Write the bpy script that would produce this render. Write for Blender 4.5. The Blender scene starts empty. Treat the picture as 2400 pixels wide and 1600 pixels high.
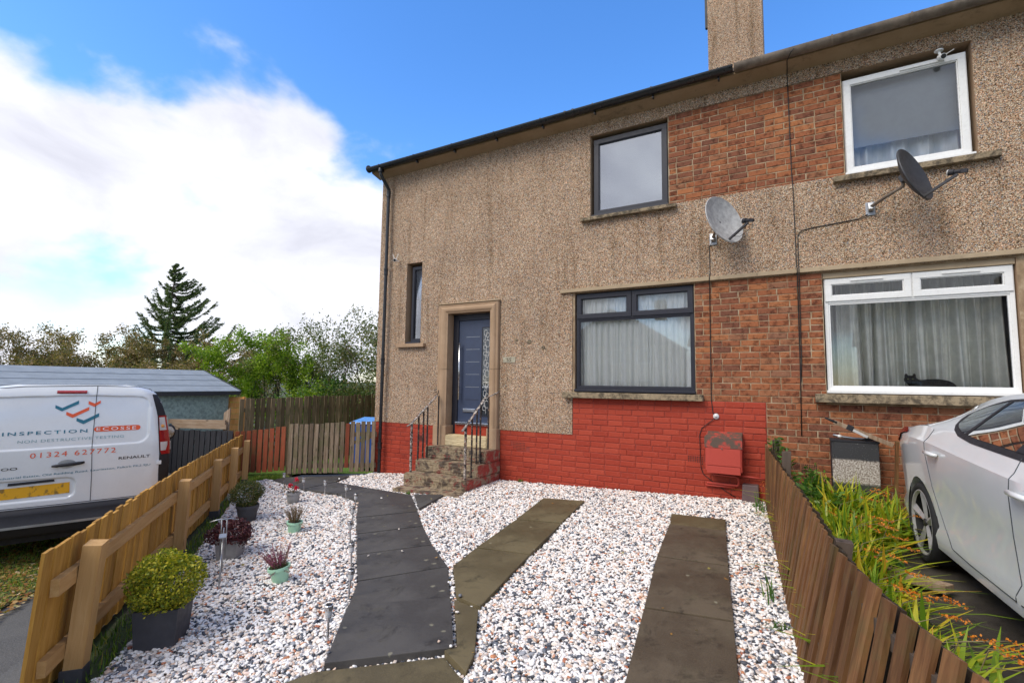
import bpy, bmesh, math, random
import numpy as np
from mathutils import Vector, Matrix
rnd = random.Random(7)
nr = np.random.default_rng(11)
sc = bpy.context.scene
C = sc.collection

# ------------------------------------------------------------------ camera
cam_d = bpy.data.cameras.new('camera'); cam = bpy.data.objects.new('camera', cam_d); C.objects.link(cam)
cam_d.sensor_fit = 'HORIZONTAL'; cam_d.sensor_width = 36.0; cam_d.lens = 17.25
cam_d.clip_start = 0.05; cam_d.clip_end = 3000
_r = Vector((0.86921319, 0.49426454, 0.01307696)); _u = Vector((0.03071019, -0.08036623, 0.9962922)); _f = Vector((-0.49348285, 0.86558872, 0.08503435))
CAM = Vector((0, -7.5, 1.68))
cam.matrix_world = Matrix(((_r.x, _u.x, -_f.x, CAM.x), (_r.y, _u.y, -_f.y, CAM.y), (_r.z, _u.z, -_f.z, CAM.z), (0, 0, 0, 1)))
sc.camera = cam

# ------------------------------------------------------------------ light
SUN_EL, SUN_AZ = 48.0, 205.0          # azimuth: degrees clockwise from +Y
az, el = math.radians(SUN_AZ), math.radians(SUN_EL)
sun_dir = Vector((math.sin(az) * math.cos(el), math.cos(az) * math.cos(el), math.sin(el)))
sd = bpy.data.lights.new('sun', 'SUN'); sd.energy = 1.5; sd.angle = math.radians(34); sd.color = (1.0, 0.93, 0.82)
so = bpy.data.objects.new('sun', sd); C.objects.link(so)
so.rotation_euler = (-sun_dir).to_track_quat('-Z', 'Y').to_euler(); so.location = (4, -12, 14)

w = bpy.data.worlds.new('World'); sc.world = w; w.use_nodes = True
nt = w.node_tree; nt.nodes.clear()
def wn(t, **k):
    n = nt.nodes.new(t)
    for a, b in k.items(): setattr(n, a, b)
    return n
def wl(a, b): nt.links.new(a, b)
def wmath(op, a, b=None, c=None, clamp=False):
    n = wn('ShaderNodeMath', operation=op, use_clamp=clamp)
    for i, v in enumerate((a, b, c)):
        if v is None: continue
        if isinstance(v, (int, float)): n.inputs[i].default_value = v
        else: wl(v, n.inputs[i])
    return n.outputs[0]
tc = wn('ShaderNodeTexCoord'); D_ = tc.outputs['Generated']
sky = wn('ShaderNodeTexSky', sky_type='NISHITA'); sky.sun_disc = False
sky.sun_elevation = el; sky.sun_rotation = az; sky.altitude = 60; sky.air_density = 1.0; sky.dust_density = 0.4; sky.ozone_density = 3.0
hs = wn('ShaderNodeHueSaturation'); hs.inputs['Hue'].default_value = .506; hs.inputs['Saturation'].default_value = 1.26; hs.inputs['Value'].default_value = 1.5
wl(sky.outputs[0], hs.inputs['Color'])
mp = wn('ShaderNodeMapping'); mp.inputs['Scale'].default_value = (1, 1, 1.7); wl(D_, mp.inputs['Vector'])
def noise(scale, detail, rough, dist=0.0, w_=0.0):
    n = wn('ShaderNodeTexNoise', noise_dimensions='4D'); n.inputs['Scale'].default_value = scale; n.inputs['Detail'].default_value = detail
    n.inputs['Roughness'].default_value = rough; n.inputs['Distortion'].default_value = dist; n.inputs['W'].default_value = w_
    wl(mp.outputs[0], n.inputs['Vector']); return n.outputs['Fac']
def ball(c, deg):
    dn = wn('ShaderNodeVectorMath', operation='DOT_PRODUCT'); v = Vector(c).normalized(); dn.inputs[1].default_value = v
    wl(D_, dn.inputs[0]); k = math.cos(math.radians(deg))
    return wmath('DIVIDE', wmath('SUBTRACT', dn.outputs['Value'], k), 1 - k)
BALLS = [((-.92, .36, .16), 15), ((-.80, .46, .36), 9.5), ((-.95, .22, .24), 10), ((-.86, .50, .06), 21), ((-.93, .34, .12), 13), ((-.71, .66, .16), 14), ((-.86, .36, .32), 8)]
fld = None
for c, dg in BALLS:
    b = ball(c, dg); fld = b if fld is None else wmath('SMOOTH_MAX', fld, b, 0.35)
gen = wmath('MULTIPLY', wmath('SUBTRACT', noise(1.6, 3, .5, 0.0, 3.0), 0.42), 5.0)           # the rest of the sky: broken cloud
gen = wmath('SUBTRACT', gen, wmath('MULTIPLY', wmath('MAXIMUM', wmath('ADD', ball((-.27, .78, .57), 42), 0.25), 0.0), 3.0))
gen = wmath('SUBTRACT', gen, wmath('MULTIPLY', wmath('MAXIMUM', wmath('ADD', ball((-.72, .30, .62), 22), 0.1), 0.0), 3.0))
fld = wmath('MAXIMUM', wmath('MAXIMUM', fld, -1.2), gen)
tot = wmath('ADD', fld, wmath('MULTIPLY', wmath('SUBTRACT', noise(4.0, 9, .50, .15, 2.6), .52), 5.2))
tot = wmath('ADD', tot, wmath('MULTIPLY', wmath('SUBTRACT', noise(2.4, 4, .5, .2, 7.7), .5), 1.9))
mr = wn('ShaderNodeMapRange', interpolation_type='SMOOTHSTEP'); mr.inputs[1].default_value = -0.30; mr.inputs[2].default_value = 0.55; wl(tot, mr.inputs[0])
mask = mr.outputs[0]
sh = wn('ShaderNodeMapRange'); sh.inputs[1].default_value = .34; sh.inputs[2].default_value = .60; sh.inputs[3].default_value = 3.85; sh.inputs[4].default_value = 5.3
wl(noise(4.4, 8, .58, .4, 5.1), sh.inputs[0])
cc = wn('ShaderNodeCombineColor'); wl(wmath('MULTIPLY', sh.outputs[0], .975), cc.inputs[0]); wl(wmath('MULTIPLY', sh.outputs[0], .99), cc.inputs[1]); wl(wmath('ADD', wmath('MULTIPLY', sh.outputs[0], .93), .75), cc.inputs[2])
mx = wn('ShaderNodeMix', data_type='RGBA'); wl(mask, mx.inputs['Factor']); wl(hs.outputs[0], mx.inputs['A']); wl(cc.outputs[0], mx.inputs['B'])
bg = wn('ShaderNodeBackground'); bg.inputs['Strength'].default_value = 0.10; wl(mx.outputs['Result'], bg.inputs['Color'])
wo = wn('ShaderNodeOutputWorld'); wl(bg.outputs[0], wo.inputs['Surface'])
sc.view_settings.view_transform = 'Standard'; sc.view_settings.look = 'None'; sc.view_settings.gamma = 1.0
sc.view_settings.use_curve_mapping = False; sc.view_settings.exposure = 1.12

# ------------------------------------------------------------------ helpers
def gz(x, y):
    """height of the front garden: rises towards the right, falls gently away from the house"""
    return (0.056 * (x + 4.6) if x < -4.6 else 0.036 * (x + 4.6)) + 0.03 * y
def tag(o, label=None, cat=None, group=None, kind=None):
    if label: o['label'] = label
    if cat: o['category'] = cat
    if group: o['group'] = group
    if kind: o['kind'] = kind
    return o
def thing(name, label, cat, loc=(0, 0, 0), rotz=0.0, group=None):
    o = bpy.data.objects.new(name, None); C.objects.link(o); o.empty_display_size = 0.1
    o.location = loc; o.rotation_euler = (0, 0, rotz); tag(o, label, cat, group); return o
def mesh_obj(name, me, mat, parent=None, smooth=False, world=True):
    o = bpy.data.objects.new(name, me); C.objects.link(o)
    if mat is not None and len(me.materials) == 0: me.materials.append(mat)
    if smooth: me.polygons.foreach_set('use_smooth', [True] * len(me.polygons))
    if parent is not None:
        o.parent = parent
        if world:
            m = Matrix.Identity(4); p = parent; chain = []
            while p is not None:
                chain.append(p); p = p.parent
            for p in reversed(chain):
                m = m @ p.matrix_parent_inverse @ (Matrix.Translation(p.location) @ p.rotation_euler.to_matrix().to_4x4() @ Matrix.Diagonal((*p.scale, 1)))
            o.matrix_parent_inverse = m.inverted()
    return o
def np_mesh(name, verts, faces):
    """verts (n,3), faces (m,k) arrays -> mesh, fast"""
    me = bpy.data.meshes.new(name); v = np.asarray(verts, dtype=np.float32); f = np.asarray(faces, dtype=np.int32)
    me.vertices.add(len(v)); me.vertices.foreach_set('co', v.ravel())
    if len(f):
        k = f.shape[1]; me.loops.add(f.size); me.loops.foreach_set('vertex_index', f.ravel())
        me.polygons.add(len(f)); me.polygons.foreach_set('loop_start', np.arange(0, f.size, k, dtype=np.int32))
    me.update(calc_edges=True); return me
class MB:
    def __init__(s): s.v = []; s.f = []
    def add(s, vs, fs):
        b = len(s.v); s.v += [tuple(p) for p in vs]; s.f += [tuple(b + i for i in q) for q in fs]; return s
    def box(s, x0, x1, y0, y1, z0, z1, m=None):
        vs = [Vector(p) for p in ((x0, y0, z0), (x1, y0, z0), (x1, y1, z0), (x0, y1, z0), (x0, y0, z1), (x1, y0, z1), (x1, y1, z1), (x0, y1, z1))]
        if m is not None: vs = [m @ p for p in vs]
        return s.add(vs, [(0, 3, 2, 1), (4, 5, 6, 7), (0, 1, 5, 4), (1, 2, 6, 5), (2, 3, 7, 6), (3, 0, 4, 7)])
    def bar(s, a, b, w, h, up=(0, 0, 1)):
        a, b = Vector(a), Vector(b); d = (b - a); L = d.length; d.normalize(); up = Vector(up)
        if abs(d.dot(up)) > .98: up = Vector((1, 0, 0))
        x = d.cross(up).normalized(); z = x.cross(d)
        vs = [a + x * sx * w / 2 + z * sz * h / 2 for sx, sz in ((-1, -1), (1, -1), (1, 1), (-1, 1))]; vs += [p + d * L for p in vs]
        return s.add(vs, [(3, 2, 1, 0), (4, 5, 6, 7), (0, 1, 5, 4), (1, 2, 6, 5), (2, 3, 7, 6), (3, 0, 4, 7)])
    def prism(s, poly, z0, z1):
        """poly CCW [(x,y)], z0/z1 numbers or functions(x,y)"""
        g = lambda z, p: z(*p) if callable(z) else z
        n = len(poly)
        a = sum(poly[i][0] * poly[(i + 1) % n][1] - poly[(i + 1) % n][0] * poly[i][1] for i in range(n))
        if a < 0: poly = poly[::-1]
        vs = [(x, y, g(z0, (x, y))) for x, y in poly] + [(x, y, g(z1, (x, y))) for x, y in poly]
        return s.add(vs, [tuple(range(n))[::-1], tuple(range(n, 2 * n))] + [(i, (i + 1) % n, n + (i + 1) % n, n + i) for i in range(n)])
    def tube(s, pts, r, n=8, caps=True):
        pts = [Vector(p) for p in pts]; rs = r if isinstance(r, (list, tuple)) else [r] * len(pts)
        rings = []; up = Vector((0, 0, 1)); px = None
        for i, p in enumerate(pts):
            d = (pts[min(i + 1, len(pts) - 1)] - pts[max(i - 1, 0)]).normalized()
            if px is None:
                px = d.cross(up if abs(d.z) < .95 else Vector((1, 0, 0))).normalized()
            else:
                px = (px - d * px.dot(d))
                px = px.normalized() if px.length > 1e-6 else d.cross(up).normalized()
            py = d.cross(px)
            rings.append([p + (px * math.cos(2 * math.pi * k / n) + py * math.sin(2 * math.pi * k / n)) * rs[i] for k in range(n)])
        vs = [q for rg in rings for q in rg]; fs = []
        for i in range(len(pts) - 1):
            for k in range(n): fs.append((i * n + k, i * n + (k + 1) % n, (i + 1) * n + (k + 1) % n, (i + 1) * n + k))
        if caps: fs += [tuple(range(n))[::-1], tuple((len(pts) - 1) * n + k for k in range(n))]
        return s.add(vs, fs)
    def lathe(s, prof, n=24, c=(0, 0, 0), m=None, cap=True):
        vs = []; fs = []
        for (r, z) in prof:
            for k in range(n):
                p = Vector((r * math.cos(2 * math.pi * k / n), r * math.sin(2 * math.pi * k / n), z))
                vs.append((m @ p if m is not None else p) + Vector(c))
        for i in range(len(prof) - 1):
            for k in range(n): fs.append((i * n + k, i * n + (k + 1) % n, (i + 1) * n + (k + 1) % n, (i + 1) * n + k))
        if cap and prof[0][0] > 1e-4: fs.append(tuple(range(n))[::-1])
        if cap and prof[-1][0] > 1e-4: fs.append(tuple((len(prof) - 1) * n + k for k in range(n)))
        return s.add(vs, fs)
    def grid(s, P, flip=False, wrap=False):
        """P: list of rows of points"""
        nrow, nc = len(P), len(P[0]); vs = [p for row in P for p in row]; fs = []
        for i in range(nrow - 1):
            for j in range(nc if wrap else nc - 1):
                q = (i * nc + j, i * nc + (j + 1) % nc, (i + 1) * nc + (j + 1) % nc, (i + 1) * nc + j)
                fs.append(q[::-1] if flip else q)
        return s.add(vs, fs)
    def mesh(s, name):
        me = bpy.data.meshes.new(name); me.from_pydata(s.v, [], s.f); me.update(); return me
    def build(s, name, mat, parent=None, smooth=False, bevel=0.0, world=True, auto=None, weld=False):
        me = s.mesh(name)
        if bevel > 0 or weld:
            bm = bmesh.new(); bm.from_mesh(me)
            if weld: bmesh.ops.remove_doubles(bm, verts=bm.verts, dist=1e-4)
            if bevel > 0: bmesh.ops.bevel(bm, geom=[e for e in bm.edges if len(e.link_faces) == 2 and e.calc_face_angle(0) > .4], offset=bevel, segments=2, profile=.7, affect='EDGES', clamp_overlap=True)
            bm.to_mesh(me); bm.free(); me.update()
        o = mesh_obj(name, me, mat, parent, smooth or auto is not None, world)
        if auto is not None: me.set_sharp_from_angle(angle=math.radians(auto))
        return o
def boxobj(name, mat, parent, *b, bevel=0.0, world=True): return MB().box(*b).build(name, mat, parent, bevel=bevel, world=world)
def lerp(a, b, t): return a + (b - a) * t
def inpoly(x, y, poly):
    x = np.asarray(x); y = np.asarray(y); r = np.zeros(x.shape, bool); n = len(poly)
    for i in range(n):
        (x1, y1), (x2, y2) = poly[i], poly[(i + 1) % n]
        if y1 == y2: continue
        c = ((y1 > y) != (y2 > y)) & (x < (x2 - x1) * (y - y1) / (y2 - y1) + x1); r ^= c
    return r

# ------------------------------------------------------------------ materials
class NT:
    def __init__(s, name):
        s.m = bpy.data.materials.new(name); s.m.use_nodes = True; s.t = s.m.node_tree; s.t.nodes.clear()
        s.out = s.n('ShaderNodeOutputMaterial'); s.b = s.n('ShaderNodeBsdfPrincipled'); s.l(s.b.outputs[0], s.out.inputs['Surface'])
        s._co = None
    def n(s, t, **k):
        q = s.t.nodes.new(t)
        for a, b in k.items(): setattr(q, a, b)
        return q
    def l(s, a, b): s.t.links.new(a, b)
    def put(s, sock, v):
        if isinstance(v, (int, float)): sock.default_value = v
        elif isinstance(v, (tuple, list, Vector)): sock.default_value = (*v, 1) if len(v) == 3 and sock.type == 'RGBA' else v
        else: s.l(v, sock)
    def set(s, **k):
        for a, v in k.items(): s.put(s.b.inputs[a.replace('_', ' ')], v)
        return s
    def co(s, kind='Object', rand=False, scale=None):
        o = s.n('ShaderNodeTexCoord').outputs[kind]
        if rand:
            oi = s.n('ShaderNodeObjectInfo'); vm = s.n('ShaderNodeVectorMath', operation='MULTIPLY_ADD'); s.l(oi.outputs['Random'], vm.inputs[0]); vm.inputs[1].default_value = (37, 53, 71); s.l(o, vm.inputs[2]); o = vm.outputs[0]
        if scale is not None:
            mpn = s.n('ShaderNodeMapping'); mpn.inputs['Scale'].default_value = scale; s.l(o, mpn.inputs['Vector']); o = mpn.outputs[0]
        return o
    def noise(s, co, scale, detail=4, rough=.55, dist=0.0, out='Fac'):
        q = s.n('ShaderNodeTexNoise'); s.put(q.inputs['Scale'], scale); q.inputs['Detail'].default_value = detail; q.inputs['Roughness'].default_value = rough; q.inputs['Distortion'].default_value = dist
        s.l(co, q.inputs['Vector']); return q.outputs[out]
    def vor(s, co, scale, feature='F1', out='Color', rnd_=1.0):
        q = s.n('ShaderNodeTexVoronoi', feature=feature); q.inputs['Scale'].default_value = scale; q.inputs['Randomness'].default_value = rnd_; s.l(co, q.inputs['Vector']); return q.outputs[out]
    def ramp(s, fac, stops, interp='LINEAR'):
        q = s.n('ShaderNodeValToRGB'); cr = q.color_ramp; cr.interpolation = interp
        while len(cr.elements) < len(stops): cr.elements.new(.5)
        for e, (p, c) in zip(cr.elements, stops): e.position = p; e.color = (*c, 1) if len(c) == 3 else c
        s.put(q.inputs[0], fac); return q.outputs[0]
    def mix(s, fac, a, b, blend='MIX'):
        q = s.n('ShaderNodeMix', data_type='RGBA', blend_type=blend); s.put(q.inputs['Factor'], fac); s.put(q.inputs['A'], a); s.put(q.inputs['B'], b); return q.outputs['Result']
    def math(s, op, a, b=0.0, clamp=False):
        q = s.n('ShaderNodeMath', operation=op, use_clamp=clamp); s.put(q.inputs[0], a); s.put(q.inputs[1], b); return q.outputs[0]
    def mr(s, v, a, b, c=0.0, d=1.0, smooth=True):
        q = s.n('ShaderNodeMapRange', interpolation_type='SMOOTHSTEP' if smooth else 'LINEAR'); s.put(q.inputs[0], v)
        for i, k in enumerate((a, b, c, d)): q.inputs[i + 1].default_value = k
        return q.outputs[0]
    def bump(s, h, strength=.4, dist=.01):
        q = s.n('ShaderNodeBump'); q.inputs['Strength'].default_value = strength; q.inputs['Distance'].default_value = dist; s.l(h, q.inputs['Height']); s.l(q.outputs[0], s.b.inputs['Normal']); return s
    def rand(s): return s.n('ShaderNodeObjectInfo').outputs['Random']
    def island(s): return s.n('ShaderNodeNewGeometry').outputs['Random Per Island']
M = {}
def simple(name, col, rough=.5, metal=0.0, var=.12, nscale=9, bump=0.0, bscale=60, coat=0.0, spec=.5, rand=True):
    n = NT(name); co = n.co(rand=rand)
    f = n.noise(co, nscale, 5, .6)
    n.set(Base_Color=n.mix(n.mr(f, .3, .7), tuple(c * (1 - var) for c in col), tuple(min(1, c * (1 + var)) for c in col)), Roughness=n.mr(n.noise(co, nscale * 3, 3), .2, .8, max(.03, rough - .08), min(1, rough + .08)), Metallic=metal)
    n.b.inputs['Coat Weight'].default_value = coat; n.b.inputs['Specular IOR Level'].default_value = spec
    if bump: n.bump(n.noise(co, bscale, 4, .6), bump, .01)
    M[name] = n.m; return n.m
def roughcast():
    n = NT('roughcast'); co = n.co()
    v = n.n('ShaderNodeTexVoronoi'); v.inputs['Scale'].default_value = 108; n.l(co, v.inputs['Vector'])
    sep = n.n('ShaderNodeSeparateColor'); n.l(v.outputs['Color'], sep.inputs[0])
    col = n.ramp(sep.outputs[0], [(0, (.055, .037, .022)), (.15, (.15, .098, .057)), (.30, (.33, .222, .132)), (.48, (.46, .328, .206)), (.66, (.54, .405, .265)), (.84, (.64, .515, .365)), (1, (.84, .745, .59))])
    col = n.mix(n.mr(sep.outputs[1], .55, .75), col, n.mix(1, col, (1.12, .86, .78), 'MULTIPLY')); col = n.mix(n.mr(sep.outputs[2], .86, .9), col, (.30, .29, .28))
    big = n.noise(co, .9, 5, .6); col = n.mix(n.mr(big, .35, .7, 0, .42), col, n.mix(1, col, (.60, .58, .58), 'MULTIPLY'))
    st = n.noise(n.co(scale=(3.4, 1, .30)), 1.5, 7, .72); col = n.mix(n.mr(st, .50, .70, 0, .75), col, n.mix(1, col, (.55, .50, .42), 'MULTIPLY'))
    n.set(Base_Color=col, Roughness=.92, Specular_IOR_Level=.25)
    n.bump(v.outputs['Distance'], .8, .018); v2 = n.b.inputs['Normal'].links[0].from_node; v2.invert = True
    M['roughcast'] = n.m
roughcast()
def brickmat(name, src, painted=False):
    n = NT(name); r = n.rand() if src == 'obj' else n.island(); co = n.co(rand=(src == 'obj'))
    if not painted:
        col = n.ramp(r, [(0, (.155, .062, .038)), (.2, (.215, .078, .042)), (.45, (.26, .090, .042)), (.7, (.30, .108, .047)), (.86, (.35, .135, .056)), (1, (.22, .10, .058))])
        f = n.noise(co, 13, 6, .7); col = n.mix(n.mr(f, .46, .66, 0, .85), col, n.mix(1, col, (.30, .26, .27), 'MULTIPLY'))
        f2 = n.noise(co, 45, 3, .6); col = n.mix(n.mr(f2, .6, .75, 0, .35), col, (.5, .33, .2))
        n.set(Base_Color=col, Roughness=.9, Specular_IOR_Level=.2); n.bump(n.noise(co, 60, 5, .7), .5, .01)
    else:
        col = n.ramp(r, [(0, (.28, .036, .019)), (.5, (.315, .043, .022)), (1, (.345, .052, .027))])
        f = n.noise(n.co(), 2.2, 6, .7); col = n.mix(n.mr(f, .52, .75, 0, .6), col, (.24, .035, .026))
        f2 = n.noise(n.co(), 22, 5, .7); col = n.mix(n.mr(f2, .60, .72, 0, .55), col, (.45, .15, .11)); f3 = n.noise(n.co(), 1.1, 7, .75, .4); col = n.mix(n.mr(f3, .50, .68, 0, .7), col, n.mix(1, col, (.62, .60, .62), 'MULTIPLY')); f4 = n.noise(n.co(), 55, 4, .7); col = n.mix(n.math('MULTIPLY', n.mr(f4, .66, .70), n.mr(f3, .48, .55)), col, (.40, .30, .22))
        n.set(Base_Color=col, Roughness=n.mr(f, .3, .7, .6, .75), Specular_IOR_Level=.2); n.bump(n.noise(co, 40, 4, .6), .35, .008)
    M[name] = n.m
brickmat('brick', 'obj'); brickmat('brick_isl', 'isl'); brickmat('brick_red', 'obj', True); brickmat('brick_red_isl', 'isl', True)
def mortars():
    n = NT('mortar'); co = n.co(); f = n.noise(co, 5, 6, .7)
    n.set(Base_Color=n.ramp(f, [(.3, (.15, .10, .058)), (.5, (.28, .195, .115)), (.7, (.46, .37, .25))]), Roughness=.95); n.bump(n.noise(co, 120, 3), .4, .01); M['mortar'] = n.m
    n = NT('mortar_red'); f = n.noise(n.co(), 5, 6, .7); n.set(Base_Color=n.ramp(f, [(.35, (.17, .026, .015)), (.6, (.28, .038, .021)), (.75, (.34, .06, .035))]), Roughness=.7); M['mortar_red'] = n.m
mortars()
def stone(name, a, b, dark, scale=3.0, dk=(.55, .75)):
    n = NT(name); co = n.co(); f = n.noise(co, scale, 6, .65); g = n.noise(co, scale * 1.7, 8, .75, .4)
    col = n.mix(n.mr(f, .3, .7), a, b); col = n.mix(n.mr(g, dk[0], dk[1], 0, .85), col, dark)
    n.set(Base_Color=col, Roughness=.85, Specular_IOR_Level=.3); n.bump(n.noise(co, 70, 5, .7), .35, .01); M[name] = n.m
stone('stone', (.31, .205, .125), (.38, .26, .165), (.16, .115, .075), 3, (.62, .8))
stone('sill', (.24, .185, .115), (.32, .25, .16), (.045, .036, .026), 6, (.42, .60))
stone('lintel', (.33, .25, .16), (.40, .31, .205), (.13, .105, .07), 4, (.55, .75))
stone('soffit', (.29, .20, .115), (.35, .25, .155), (.14, .10, .065), 2, (.5, .75))
stone('concrete', (.17, .165, .16), (.24, .235, .225), (.10, .10, .095), 2)
def steps_mat():
    n = NT('step_concrete'); co = n.co(); f = n.noise(co, 5, 8, .72, .3); g = n.noise(co, 9, 8, .75, .6); h = n.noise(co, 26, 5, .7)
    base = n.mix(n.mr(h, .3, .7), (.19, .14, .085), (.32, .25, .16))
    col = n.mix(n.mr(f, .47, .57), base, (.07, .05, .036)); col = n.mix(n.mr(g, .545, .60), col, (.17, .035, .026))
    n.set(Base_Color=col, Roughness=n.mr(f, .4, .6, .8, .55), Specular_IOR_Level=.35); n.bump(n.noise(co, 55, 6, .75), .5, .012); M['step_concrete'] = n.m
    n = NT('step_side'); f = n.noise(n.co(), 7, 8, .75, .5); n.set(Base_Color=n.mix(n.mr(f, .48, .58), (.30, .045, .032), (.28, .22, .15)), Roughness=.7); n.bump(n.noise(n.co(), 55, 6, .75), .5, .012); M['step_side'] = n.m
    n = NT('step_cream'); f = n.noise(n.co(), 11, 8, .75, .4); g = n.noise(n.co(), 3, 5, .6)
    col = n.mix(n.mr(g, .3, .7), (.46, .36, .19), (.56, .46, .28)); n.set(Base_Color=n.mix(n.mr(f, .60, .66), col, (.18, .06, .035)), Roughness=.8); n.bump(n.noise(n.co(), 55, 6, .75), .4, .012); M['step_cream'] = n.m
steps_mat()
def slabs(name, a, b, spots=True):
    n = NT(name); co = n.co(rand=True); f = n.noise(co, 1.6, 6, .65); fine = n.noise(co, 140, 3, .7); cow = n.co()
    col = n.mix(n.mr(f, .3, .7), a, b); col = n.mix(n.mr(fine, .35, .75, 0, .45), col, tuple(min(1, c * 2.2) for c in b)); pt = n.noise(cow, 1.1, 7, .7, .3); col = n.mix(n.mr(pt, .42, .62, 0, .75), col, tuple(c * 1.75 for c in b)); dm = n.noise(cow, 3.7, 8, .75, .5); col = n.mix(n.mr(dm, .52, .66, 0, .65), col, tuple(c * .45 for c in a))
    gr = n.noise(cow, 2.6, 7, .7); col = n.mix(n.mr(gr, .55, .75, 0, .5), col, (.075, .066, .032))
    if spots:
        cw2 = n.n('ShaderNodeVectorMath', operation='ADD'); wob = n.noise(cow, 18, 3, .6, 0, 'Color'); ws = n.n('ShaderNodeVectorMath', operation='SCALE'); ws.inputs['Scale'].default_value = .05; n.l(wob, ws.inputs[0]); n.l(cow, cw2.inputs[0]); n.l(ws.outputs[0], cw2.inputs[1]); v = n.vor(cw2.outputs[0], 7.5, out='Distance'); v2 = n.vor(cw2.outputs[0], 7.5, out='Color'); sp = n.n('ShaderNodeSeparateColor'); n.l(v2, sp.inputs[0])
        k = n.math('MULTIPLY', n.mr(v, .16, .10, 0, 1), n.math('GREATER_THAN', sp.outputs[0], .74)); col = n.mix(n.math('MULTIPLY', k, .5), col, (.30, .28, .19))
    n.set(Base_Color=col, Roughness=n.mr(pt, .35, .65, .5, .75), Specular_IOR_Level=.3); n.bump(n.noise(co, 160, 4, .7), .3, .008); M[name] = n.m
slabs('slab_dark', (.036, .032, .029), (.050, .046, .042)); slabs('slab_olive', (.060, .046, .022), (.084, .066, .034)); slabs('slab_brown', (.050, .036, .022), (.070, .053, .034))
slabs('slab_grey', (.028, .024, .02), (.05, .043, .035), False)
def timber(name, a, b, dark, knots=True, green=0.0, rough=.75, var=.5, lo=.62):
    n = NT(name); co = n.co(rand=True, scale=(1, 1, .09)); r = n.rand()
    g = n.noise(co, 34, 5, .6, .6); g2 = n.noise(co, 9, 4, .6)
    col = n.mix(n.mr(g, .3, .72), a, b); col = n.mix(n.mr(g2, .5, .75, 0, .55), col, dark)
    if knots:
        kn = n.vor(n.co(rand=True, scale=(1, 1, .42)), 5.2, out='Distance'); col = n.mix(n.mr(kn, .13, .03, 0, .75), col, tuple(c * .45 for c in dark))
    col = n.mix(n.mr(r, 0, 1, 0, var, False), col, n.mix(1, col, (lo, lo * .97, lo * .95), 'MULTIPLY'))
    if green: col = n.mix(n.mr(n.noise(n.co(rand=True), 3.0, 6, .7), .46, .66, 0, green), col, (.085, .095, .03))
    n.set(Base_Color=col, Roughness=rough, Specular_IOR_Level=.3); n.bump(g, .35, .008); M[name] = n.m
timber('timber_new', (.50, .245, .036), (.66, .375, .085), (.27, .11, .015), var=1.0, lo=.58)
timber('timber_post', (.48, .275, .10), (.56, .345, .145), (.38, .19, .05))
timber('timber_brown', (.135, .055, .020), (.28, .135, .052), (.035, .018, .009), green=.3, var=1.0, lo=.5)
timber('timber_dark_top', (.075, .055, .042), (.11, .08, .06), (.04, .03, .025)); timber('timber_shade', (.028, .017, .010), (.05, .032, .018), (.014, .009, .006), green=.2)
timber('timber_red', (.25, .052, .022), (.33, .078, .033), (.12, .04, .02), green=.35, var=1.0, lo=.6)
timber('timber_grey', (.17, .115, .07), (.31, .235, .165), (.055, .04, .025), green=.5, var=1.0, lo=.5)
timber('timber_back', (.19, .13, .07), (.29, .21, .12), (.075, .055, .03), green=.5, var=1.0, lo=.5)
timber('timber_black', (.022, .022, .026), (.036, .036, .042), (.012, .012, .014), knots=False)
timber('timber_orange', (.72, .32, .08), (.80, .42, .15), (.55, .22, .05)); timber('timber_plank', (.26, .17, .10), (.40, .30, .21), (.08, .055, .035))
simple('black_pvc', (.012, .013, .015), .32); simple('anthracite', (.020, .021, .030), .45, var=.06, spec=.35); simple('upvc_white', (.70, .70, .68), .3, var=.03)
simple('door_blue', (.032, .045, .085), .42, var=.08); simple('chrome', (.62, .62, .62), .22, 1.0, .05); simple('steel_grey', (.36, .37, .38), .4, .9); simple('white_plastic', (.75, .75, .73), .35)
simple('grey_dark_plastic', (.022, .022, .026), .55, spec=.3); simple('rubber', (.012, .012, .012), .8); simple('cable', (.012, .012, .012), .6); simple('gutter_brown', (.17, .135, .105), .75, var=.35, nscale=6, bump=.3, bscale=20)
simple('roof_tile', (.10, .075, .06), .85, var=.3); simple('interior', (.14, .14, .14), .9); simple('interior_pale', (.42, .45, .47), .85, var=.01); simple('plaque', (.33, .30, .22), .8, var=.25, nscale=30); simple('plaque_digit', (.10, .075, .04), .8)
simple('dish_grey', (.36, .355, .345), .6, var=.25, nscale=14, bump=.2, bscale=90); simple('dish_dark', (.032, .032, .036), .5, var=.2)
simple('pot_slate', (.045, .045, .052), .6, var=.15); simple('pot_grey', (.06, .06, .066), .7); simple('pot_mint', (.36, .62, .44), .4, var=.05); simple('pot_zinc', (.30, .29, .28), .5, var=.15); simple('pot_pale', (.46, .45, .43), .55)
simple('soil', (.03, .022, .016), .95, bump=.5); simple('plastic_blue', (.10, .30, .70), .4, var=.08); simple('bin_body', (.015, .08, .36), .45, var=.08); simple('brown_box', (.10, .062, .06), .5); simple('clear_plastic', (.55, .55, .54), .2)
simple('felt_grey', (.23, .26, .285), .85, var=.1, nscale=4, bump=.2, bscale=120); simple('shed_green', (.30, .39, .35), .85, var=.28, nscale=18, bump=.4, bscale=40); simple('fascia_dark', (.035, .037, .042), .6)
simple('curtain_white', (.92, .93, .89), .9, var=.02); simple('curtain_grey', (.70, .71, .65), .9, var=.08); simple('blind_grey', (.33, .36, .39), .85, var=.03)
simple('cat_fur', (.010, .009, .009), .8, var=.3, nscale=60); simple('cat_eye', (.35, .40, .12), .2)
simple('iron_paint', (.03, .025, .022), .5); 
simple('bark_dark', (.03, .025, .02), .9)
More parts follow.
